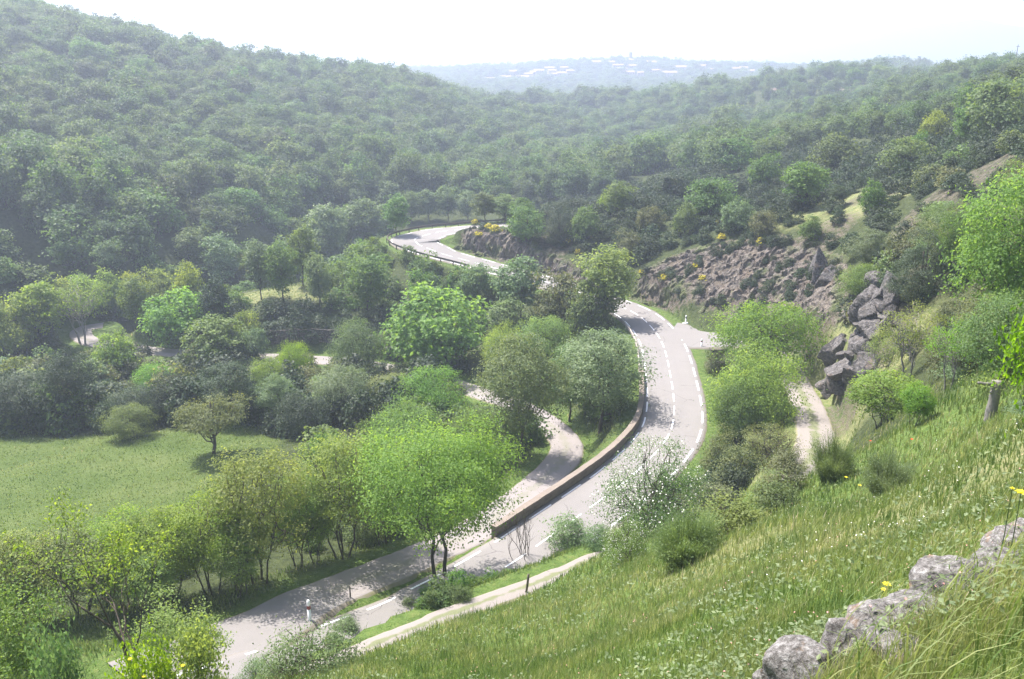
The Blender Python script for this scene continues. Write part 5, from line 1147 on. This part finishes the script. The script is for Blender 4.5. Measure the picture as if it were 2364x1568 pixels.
# thickets and scrub of the middle ground
ZONES = [  # polygon of ground pixels, spacing, size range, kinds, density, label
 ([(0, 850), (330, 825), (560, 835), (900, 862), (1060, 905), (1090, 960), (1000, 1010), (880, 1000), (700, 1000), (420, 975), (200, 998), (0, 1000)], 2.9, (1.0, 1.9), 1.0, 'dark leafy bush of the thicket between meadow and lane'),
 ([(880, 1010), (1080, 960), (1240, 990), (1260, 1050), (1200, 1110), (1080, 1200), (930, 1240), (700, 1180), (740, 1060)], 3.0, (0.9, 1.6), 0.9, 'green bush of the thicket inside the lane bend'),
 ([(1100, 880), (1250, 850), (1440, 800), (1470, 880), (1450, 980), (1380, 1020), (1330, 1000), (1280, 950), (1180, 900)], 2.8, (0.8, 1.4), 0.85, 'bush on the shaded bank under the parapet wall'),
 ([(330, 790), (480, 730), (600, 720), (900, 740), (1090, 780), (1100, 860), (1000, 845), (880, 820), (600, 800), (370, 795)], 2.8, (0.8, 1.5), 0.75, 'bush on the terrace above the lane'),
 ([(0, 700), (180, 690), (330, 700), (300, 735), (120, 745), (150, 790), (210, 800), (330, 822), (0, 845)], 3.0, (0.9, 1.7), 0.9, 'bush around the pale lane bend at the left'),
 ([(450, 640), (560, 620), (900, 600), (1000, 615), (1130, 650), (1180, 690), (1150, 760), (900, 740), (760, 700), (740, 650), (620, 640), (560, 680), (560, 720), (380, 720)], 3.2, (0.8, 1.6), 0.7, 'bush on the slope below the hairpin'),
 ([(0, 640), (330, 640), (450, 620), (620, 560), (760, 510), (880, 500), (890, 590), (560, 620), (450, 650), (330, 700), (0, 700)], 3.6, (1.3, 2.3), 1.0, 'leafy bush at the foot of the wooded slope'),
 ([(1180, 480), (1400, 460), (1560, 410), (1700, 410), (1850, 360), (2050, 330), (2200, 300), (2364, 250), (2364, 500), (2200, 600), (2050, 640), (1950, 590), (1880, 560), (1700, 545), (1600, 560), (1480, 600), (1440, 640), (1380, 600), (1260, 550), (1160, 525)], 2.6, (0.5, 1.25), 0.8, 'grey green scrub bush on the rocky hillside above the road'),
 ([(1940, 640), (2060, 620), (2200, 620), (2364, 560), (2364, 840), (2200, 860), (2100, 800), (2080, 700), (1960, 780)], 2.6, (0.5, 1.1), 0.9, 'low shrub around the crag'),
 ([(1640, 860), (1700, 860), (1830, 900), (1840, 1060), (1800, 1110), (1600, 1110), (1640, 1000)], 2.0, (0.35, 0.8), 0.75, 'low bush on the verge between the road and the white track'),
 ([(930, 1330), (1000, 1300), (1130, 1262), (1130, 1240), (1000, 1290)], 1.6, (0.3, 0.5), 0.8, 'weedy shrub on the bank between lane and road'),
 ([(1480, 1180), (1600, 1110), (1800, 1105), (1800, 1160), (1640, 1180), (1500, 1230)], 1.8, (0.35, 0.75), 0.8, 'small shrub on the brow above the road'),
 ([(0, 1330), (330, 1300), (560, 1240), (900, 1180), (900, 1230), (560, 1340), (430, 1380), (0, 1440)], 2.2, (0.5, 0.9), 0.7, 'undergrowth shrub below the roadside row'),
]
CLEAR = [(165, 745, 255, 800), (350, 803, 418, 818), (612, 818, 648, 832), (715, 822, 765, 836), (885, 843, 905, 856), (1080, 897, 1150, 915), (1258, 985, 1345, 1100), (1170, 1140, 1215, 1200), (1455, 740, 1500, 860), (600, 640, 700, 680), (1130, 600, 1180, 640), (1225, 640, 1265, 665)]
SCR = []
for zi, (poly, sp, (s0_, s1_), dens, lab) in enumerate(ZONES):
    W_ = wpoly(poly); xs = [a for a, b in W_]; ys = [b for a, b in W_]
    X, Y, g = jitter(sp, min(xs), max(xs), min(ys), max(ys), 300+zi)
    sd_ = inpoly(W_, X, Y); cl = fbm(X/9, Y/9, seed=40+zi)
    m_ = (sd_ > -0.5) & (g.random(len(X)) < dens*(1+cl)) & (grid_at(RM, X, Y) < 0.35) & (inpoly(MEADOW, X, Y) < -0.3) & (inpoly(ROCK1, X, Y) < -0.5+g.random(len(X))*0.3) & (inpoly(ROCK2, X, Y) < -0.3)
    if zi in (5, 7): m_ &= blob(X, Y, [(640, 665, 13, 6), (1990, 450, 10, 4), (2090, 440, 9, 3), (2190, 365, 9, 4)]) < 0.5
    X, Y = X[m_], Y[m_]; P = np.stack([X, Y, gz(X, Y)], 1)
    s_ = (s0_+(s1_-s0_)*g.random(len(X))**1.4)
    px, py, dep = proj_arr(P); v = visible(P, 2.0)
    for a_, b_, c_, d_ in CLEAR:
        hw_ = 1.7*s_*FPX/dep; v &= ~((px+hw_ > a_) & (px-hw_ < c_) & (py > (b_+d_)/2) & (py-2.9*s_*FPX/dep*0.9 < d_-2))
    for i in np.where(v)[0]: SCR.append((P[i, 0], P[i, 1], P[i, 2], s_[i], px[i], py[i], dep[i], zi))
# shrubs crowding the near side of the lane, leaving short glimpses of it
g = np.random.default_rng(25); nl = normals2(lowerC)
for i in range(0, len(lowerC), 3):
    q = lowerC[i]; lx, ly, ld = project(q)
    if not any(a < lx < b for a, b in ((262, 342), (420, 610), (650, 712), (768, 884), (908, 1078))) or ly > 900: continue
    tc_ = -q[:2]/np.hypot(q[0], q[1]); o_ = 2.5+g.uniform(0, .8); x, y = q[0]+tc_[0]*o_, q[1]+tc_[1]*o_; P = np.array([[x, y, float(gz(x, y))]]); px, py, dep = proj_arr(P)
    SCR.append((x, y, P[0, 2]-0.1, g.uniform(0.65, 1.05), px[0], py[0], dep[0], 0 if g.random() < 0.5 else 3))
# weeds on the near edge of the main road that hide its right-hand lane
g = np.random.default_rng(15); k1 = s_at(760, 1436, 32.3); k2 = s_at(1300, 1145)
for q in np.arange(k1, k2, 0.55):
    i = int(np.argmin(abs(Lm-q))); nb = normals2(mainC)[i]
    for row in range(2):
        o_ = mainC[i, 3]+0.9+row*1.0+g.uniform(-.3, .4); x = mainC[i, 0]+nb[0]*o_; y = mainC[i, 1]+nb[1]*o_; P = np.array([[x, y, float(gz(x, y))]]); px, py, dep = proj_arr(P)
        fade = 1-smooth(1040, 1260, px[0]); SCR.append((x, y, P[0, 2]-0.1, (0.15+0.24*fade)*(0.7+0.6*g.random()), px[0], py[0], dep[0], 10))
# a few shrubs growing out of the broken rock
g = np.random.default_rng(9)
for poly, cnt in ((ROCK1, 90), (ROCK2, 18)):
    xs = [a for a, b in poly]; ys = [b for a, b in poly]; X = g.uniform(min(xs), max(xs), cnt*4); Y = g.uniform(min(ys), max(ys), cnt*4); m_ = (inpoly(poly, X, Y) > 0.5) & (fbm(X/8, Y/8, seed=3) > -0.1); X, Y = X[m_][:cnt], Y[m_][:cnt]
    P = np.stack([X, Y, gz(X, Y)], 1); px, py, dep = proj_arr(P)
    for i in range(len(X)): SCR.append((P[i, 0], P[i, 1], P[i, 2]+0.3, 0.25+0.3*g.random(), px[i], py[i], dep[i], 13))
SCR = np.array(SCR); zl = [z[4] for z in ZONES]+['small shrub rooted in the broken rock of the road cut']
zg = ['bushes of zone']*14
inf = (SCR[:, 4] > -20) & (SCR[:, 4] < 2385) & (SCR[:, 5] < 1580); sz_ = np.where(inf, SCR[:, 3]/SCR[:, 6], 0); od = np.argsort(-sz_)
ns = 240; g = np.random.default_rng(5); kk = g.integers(0, 3, len(SCR)); rr = g.random(len(SCR))*6.28; hh_ = 0.8+0.6*g.random(len(SCR))
zmat = {0: 'dark', 1: 'mid', 2: 'mid', 3: 'scrub', 4: 'scrub', 5: 'mid', 6: 'mid', 7: 'scrub', 8: 'scrub', 9: 'scrub', 10: 'mid', 11: 'scrub', 12: 'mid', 13: 'scrub'}
for i in od[:ns]:
    s = SCR[i]; z_ = int(s[7]); plant('bush%d%s' % (kk[i], 'c' if s[6] > 85 else ''), (s[0], s[1], s[2]-0.1), s[3], s[3]*hh_[i], rr[i], 'shrub', zl[z_], 'shrub', 'shrubs: '+zl[z_], zmat[z_] if g.random() < 0.75 else ['mid', 'pale', 'olive'][g.integers(0, 3)])
rs = od[ns:]; so = []
src = []
for mt in ('scrub', 'mid', 'dark'):      # standing shrubs of each leaf colour serve as the pattern
    for b_ in range(3):
        o = next((o for o in S.objects if o.name.startswith('foliage') and o.data == K['bush%dc' % b_]['crown'] and o.material_slots[0].material == M[mt]), None)
        src.append(o)
src = [s for s in src if s]
names_ = [o.material_slots[0].material.name for o in src]
# Object Info reads mesh materials, so give each colour its own mesh copy
seen = {}
for o in src:
    key = (o.data.name, o.material_slots[0].material.name)
    mt_ = o.material_slots[0].material; me = o.data.copy(); me.materials[0] = mt_; o.data = me
ix = []
for i in rs:
    want = M[zmat[int(SCR[i, 7])]].name; c_ = [j for j, nme in enumerate(names_) if nme == want] or list(range(len(src))); ix.append(c_[g.integers(0, len(c_))])
instancer('scrub', SCR[rs, :3]-np.array([0, 0, 0.1]), rr[rs], SCR[rs, 3], SCR[rs, 3]*hh_[rs], np.array(ix), src, 'low scrub and brambles covering banks, terraces and the rocky hillside', 'scrub')
print('SCRUB', len(SCR))

# ------------------------------------------------------------------ grass
def grass_mat():
    m, nt, out = newmat('grass_blades'); n = N(nt)
    c = n.ramp(n.attr('tint'), [(0.0, (0.05, 0.10, 0.025)), (0.3, (0.10, 0.155, 0.04)), (0.55, (0.18, 0.215, 0.075)), (0.8, (0.28, 0.29, 0.125)), (1.0, (0.48, 0.41, 0.29))])
    p = n('ShaderNodeBsdfPrincipled', {'Base Color': c, 'Roughness': 0.5, 'Specular IOR Level': 0.35})
    t = n('ShaderNodeBsdfTranslucent', {'Color': n.mixc(1.0, c, (1.5, 1.5, 1.0), 'MULTIPLY')}); mx = n('ShaderNodeMixShader', {0: 0.4, 1: p.outputs[0], 2: t.outputs[0]})
    nt.links.new(mx.outputs[0], out.inputs[0]); return m
M['grass'] = grass_mat()
def blades(P, h, w, tint, seed, bend=0.45):
    g = np.random.default_rng(seed); k = len(P); az = g.random(k)*6.283; d = np.stack([np.cos(az), np.sin(az), az*0], 1)*(h*bend*(0.3+g.random(k)))[:, None]
    sa = az+1.57+g.normal(size=k)*0.5; s = np.stack([np.cos(sa), np.sin(sa), sa*0], 1)*(w*0.5)[:, None]
    up = np.zeros((k, 3)); up[:, 2] = h
    V = np.stack([P-s-up*0.05, P+s-up*0.05, P+up*0.55+d*0.35+s*0.8, P+up*0.55+d*0.35-s*0.8, P+up*0.95+d], 1).reshape(-1, 3)
    i = np.arange(k)*5; Q = np.stack([i, i+1, i+2, i+3], 1); Tt = np.stack([i+3, i+2, i+4], 1)
    return V, [Q, Tt], np.r_[tint, tint]
g = np.random.default_rng(21)
def grass_obj(name, n_, rmin, rmax, azmin, azmax, cond, hfun, wfun, tfun, label, seed, near_tris=False):
    r = rmin*np.exp(g.random(n_)*math.log(rmax/rmin)); a = g.uniform(azmin, azmax, n_); X = r*np.sin(a); Y = r*np.cos(a); Z = gz(X, Y)
    P = np.stack([X, Y, Z], 1); px, py, dep = proj_arr(P)
    ok = (dep > 1) & (px > -150) & (px < 2520) & (py < 1760) & cond(X, Y, px, py) & visible(P, 0.6); P = P[ok]; r = r[ok]
    t = np.clip(tfun(P[:, 0], P[:, 1])+0.28*(g.random(len(P))-0.5)+(g.random(len(P)) < 0.06)*0.35, 0, 1)
    V, F, ti = blades(P, hfun(r)*(0.5+0.8*g.random(len(P)))*(1+0.9*fbm(P[:, 0]/1.1, P[:, 1]/1.1, seed=seed+70)), wfun(r), t, seed)
    return obj(name, mesh_np(name, V, F, M['grass'], False, fattr={'tint': ti}), label=label, cat='grass', kind='stuff')
noroad = lambda X, Y: grid_at(RM, X, Y) < 0.55
def tfg(x, y): return 0.43+0.28*fbm(x/3.5, y/3.5, seed=31)+0.42*fbm(x/0.7, y/0.7, seed=32)+0.12*fbm(x/14, y/14, seed=33)
grass_obj('meadow_grass', 330000, 2.2, 62, -0.75, 0.85, lambda X, Y, px, py: (grid_at(RM, X, Y) < 0.93) & (py > np.interp(px, [-200, 560, 900, 1200, 1500, 1800, 2364], [1450, 1360, 1320, 1240, 1130, 1000, 800])),
          lambda r: np.clip(0.14+0.008*r, 0.15, 0.36), lambda r: np.clip(r*0.0010, 0.004, 0.045), tfg, 'rough flowering grass on the steep slope below the camera', 1)
grass_obj('verge_grass', 130000, 30, 175, -0.75, 0.75, lambda X, Y, px, py: (grid_at(RM, X, Y) < 0.6) & (grid_at(RM, X, Y) > 0.01) , lambda r: 0.35+r*0*0.1, lambda r: r*0.0012, lambda x, y: 0.38+0.5*fbm(x/6, y/6, seed=35), 'grass growing on the verges of the roads', 2)
grass_obj('field_grass', 80000, 55, 175, -0.75, 0.1, lambda X, Y, px, py: (inpoly(MEADOW, X, Y) > -1.5) | (blob(X, Y, [(640, 665, 18, 8), (400, 795, 8, 4), (1230, 1080, 8, 8), (1420, 940, 8, 12), (740, 1010, 10, 8)]) > 0.3), lambda r: 0.11+r*0.0004, lambda r: r*0.0012,
          lambda x, y: 0.46+0.3*fbm(x/5, y/5, seed=36)+0.2*fbm(x/20, y/20, seed=37), 'soft green grass of the hay meadow at the left', 3)
# broad-leaved weeds and clover patches in the near slope
n_ = 26000; r = 5*np.exp(g.random(n_)*math.log(9)); a = g.uniform(-0.5, 0.8, n_); X = r*np.sin(a); Y = r*np.cos(a); ok = (fbm(X/2.2, Y/2.2, seed=51) > 0.02) & noroad(X, Y); X, Y, r = X[ok], Y[ok], r[ok]
P = np.stack([X, Y, gz(X, Y)+0.08+0.22*g.random(len(X))], 1); V, F, ti = leaves(P, unit(np.array([0, 0, 0.8])+g.normal(size=(len(X), 3))*0.45), np.clip(0.006*r+0.02, .04, .14)[:, None]*1.0 if False else 1.0, g.random(len(X)), 8, 0.6)
L_ = np.clip(0.004*r+0.025, .04, .12); Vc = V.reshape(-1, 4, 3); Vc = P[:, None]+(Vc-P[:, None])*L_[:, None, None]; V = Vc.reshape(-1, 3)
obj('meadow_weeds', mesh_np('meadow_weeds', V, F, M['broom'], False, fattr={'tint': ti}), label='broad leaved weeds and clover among the grass of the near slope', cat='weeds', kind='stuff')
# small white and pink flower heads
def heads(name, n_, rmin, rmax, az0, az1, size, mat, cond, label, hh=0.32):
    r = rmin*np.exp(g.random(n_)*math.log(rmax/rmin)); a = g.uniform(az0, az1, n_); X = r*np.sin(a); Y = r*np.cos(a); ok = cond(X, Y) & noroad(X, Y); X, Y, r = X[ok], Y[ok], r[ok]
    P = np.stack([X, Y, gz(X, Y)+hh*(0.7+0.6*g.random(len(X)))], 1); V, F, ti = leaves(P, unit(np.array([0, 0, 1.0])+g.normal(size=(len(X), 3))*0.35), 1.0, g.random(len(X)), 5, 0.95, 0)
    k = (size*(0.6+0.03*r))[:, None, None]; V = (P[:, None]+(V.reshape(-1, 4, 3)-P[:, None])*k).reshape(-1, 3)
    obj(name, mesh_np(name, V, F, M[mat], False, fattr={'tint': ti}), label=label, cat='flowers', kind='stuff')
M['pink'] = simple('bloom_pink', (0.5, 0.25, 0.24), 0.8, 0.2, 0.1, 5); M['poppy'] = simple('bloom_red', (0.6, 0.05, 0.02), 0.8, 0.2, 0.1, 5)
heads('white_flowers', 500, 6, 40, 0.25, 0.66, 0.022, 'blossom', lambda x, y: fbm(x/3, y/3, seed=61) > -0.05, 'tiny white flowers scattered over the right part of the near slope')
heads('seed_heads', 450, 5, 45, -0.3, 0.66, 0.02, 'pink', lambda x, y: x*0 == 0, 'small dull pink clover heads in the near grass', 0.35)
# long arching grass stems close to the camera, bottom right
n_ = 620; a = g.uniform(0.33, 0.66, n_); r = g.uniform(2.6, 7.5, n_); X = r*np.sin(a); Y = r*np.cos(a); P0 = np.stack([X, Y, gz(X, Y)-0.03], 1)
px, py, dep = proj_arr(P0); ok = (px > 1880+ (1568-py)*0.35); P0 = P0[ok]; n_ = len(P0)
hs = 0.45+0.5*g.random(n_); az = -1.2+g.normal(size=n_)*0.9; dr = np.stack([np.cos(az), np.sin(az), az*0], 1); w = 0.0045+0.004*g.random(n_); sa = az+1.57; sdv = np.stack([np.cos(sa), np.sin(sa), sa*0], 1)
Vs = []; kk_ = 6
for q in np.linspace(0, 1, kk_):
    c = P0+np.array([0, 0, 1])*(hs*(q-0.28*q**3))[:, None]+dr*(hs*0.42*q**2.2)[:, None]; Vs += [c-sdv*(w*(1-0.8*q))[:, None], c+sdv*(w*(1-0.8*q))[:, None]]
V = np.stack(Vs, 1).reshape(-1, 3); i0 = np.arange(n_)[:, None]*(2*kk_)+np.arange(kk_-1)[None]*2; F = np.stack([i0, i0+1, i0+3, i0+2], -1).reshape(-1, 4)
obj('tall_grass', mesh_np('tall_grass', V, F, M['grass'], False, fattr={'tint': np.repeat(0.2+0.5*g.random(n_), kk_-1)}), label='long arching grass blades in front of the boulders, bottom right', cat='grass', kind='stuff')
# yellow flowers one can tell apart
def flower(px, py, d, s, hgt, label, mat='yellow_bloom', cat='flower'):
    top = at_d(px, py, d); z0 = float(gz(top[0], top[1])); base = np.array([top[0], top[1], z0]); h = max(top[2]-z0, 0.12)
    root = bpy.data.objects.new('flower', None); COL.objects.link(root); root.location = base; tag(root, label, cat)
    mb = MB(); mb.tube([(0, 0, -0.02), (0.01, 0, h*0.5), (0, 0, h)], [0.004, 0.0035, 0.003], 5); obj('stem', mb.mesh('stem', M['broom']), root)
    mb = MB()
    for k in range(7):
        a = k*0.9; c, s_ = math.cos(a), math.sin(a); L = s*0.5
        mb.add([(0, 0, h), (c*L*.5-s_*L*.28, s_*L*.5+c*L*.28, h+L*.25), (c*L, s_*L, h+L*0.2), (c*L*.5+s_*L*.28, s_*L*.5-c*L*.28, h+L*.25)], [[0, 1, 2, 3]])
    lathe(mb, [(s*0.12, h-0.004), (s*0.13, h+0.01), (0.001, h+0.016)], n=8); obj('bloom', mb.mesh('bloom', M[mat]), root)
flower(2047, 1350, 7.0, 0.085, 0.4, 'bright yellow flower in front of the boulder row'); flower(2040, 1362, 7.0, 0.06, 0.4, 'second yellow flower touching the bright one before the boulder row')
flower(2357, 1138, 6.5, 0.09, 0.5, 'yellow flower at the right edge above the boulders'); flower(2337, 1128, 6.6, 0.04, 0.5, 'small yellow flower left of the one on the right edge')
for px, py, l in ((1908, 1033, 'yellow flower in front of the broom bush by the track'), (1953, 1102, 'left yellow flower of the pair below the pale broom bush'), (1985, 1121, 'right yellow flower of the pair below the pale broom bush'), (1905, 1062, 'orange yellow flower low in front of the broom bush by the track')):
    p = hit(px, py+14); flower(px, py, math.hypot(p[0], p[1]), 0.16, 0.4, l)
for px, py, l in ((300, 1522, 'yellow flower at the bottom left under the sapling'), (333, 1562, 'yellow flower cluster on the bottom edge, left'), (422, 1537, 'yellow flower right of the forked tree trunk')):
    flower(px, py, 20.5, 0.13, 0.5, l)
for px, py, l in ((2465*0.854, 1188*0.854, 'red poppy in the upper part of the near meadow'), (2353*0.854, 1192*0.854, 'small red poppy left of the other poppy')):
    p = hit(px, py+14); flower(px, py, math.hypot(p[0], p[1]), 0.15, 0.4, l, 'poppy')

# ------------------------------------------------------------------ distant mountain and the air
az = np.linspace(-0.1, 0.75, 120); ridge = np.interp(az, [-0.1, 0.24, 0.36, 0.44, 0.475, 0.53, 0.57, 0.62, 0.75], [20, 20, 75, 128, 140, 100, 112, 95, 60])+fbm(az*12, az*0, seed=5)*7
rows = []
for k, (dd, f) in enumerate(((2500, -0.3), (2800, 0.25), (3100, 0.7), (3350, 1.0), (3600, 0.4), (3800, -0.4))):
    rr_ = dd+fbm(az*9+k, az*0, seed=6)*60; zz = CZ+np.where(f >= 0, ridge*f, -90)-(1-max(f, 0))*40; rows.append(np.stack([np.sin(az)*rr_, np.cos(az)*rr_, zz+fbm(az*20, az*0+k, seed=8)*6], 1))
V = np.vstack(rows); n_ = len(az); I = (np.arange(len(rows)-1)[:, None]*n_+np.arange(n_-1)[None]).ravel(); F = np.stack([I, I+1, I+n_+1, I+n_], 1)
M['mount'] = simple('mountain', (0.06, 0.08, 0.05), 0.95, 0.1, 0.3, 0.01); obj('mountain', mesh_np('mountain', V, F[:, ::-1], M['mount'], True), kind='structure')
hm = bpy.data.materials.new('haze'); hm.use_nodes = True; nt = hm.node_tree; nt.nodes.clear(); out = nt.nodes.new('ShaderNodeOutputMaterial'); pv = nt.nodes.new('ShaderNodeVolumePrincipled')
pv.inputs['Color'].default_value = (0.72, 0.80, 1.0, 1); pv.inputs['Density'].default_value = HAZE_DENSITY; pv.inputs['Anisotropy'].default_value = 0.35; nt.links.new(pv.outputs[0], out.inputs['Volume'])
hm.cycles.homogeneous_volume = True if hasattr(hm, 'cycles') else None
zb = float(GZ.min())-1; zt = max(CZ+175.0, float(GZ.max())+20); mb = MB()
mb.box(((XS[0]+XS[-1])/2, (YS[0]+YS[-1])/2, (zb+zt)/2), (XS[-1]-XS[0]+40, YS[-1]-YS[0]+40, zt-zb)); obj('haze', mb.mesh('haze', hm), kind='stuff', label='pale blue summer haze filling the valley', cat='haze')
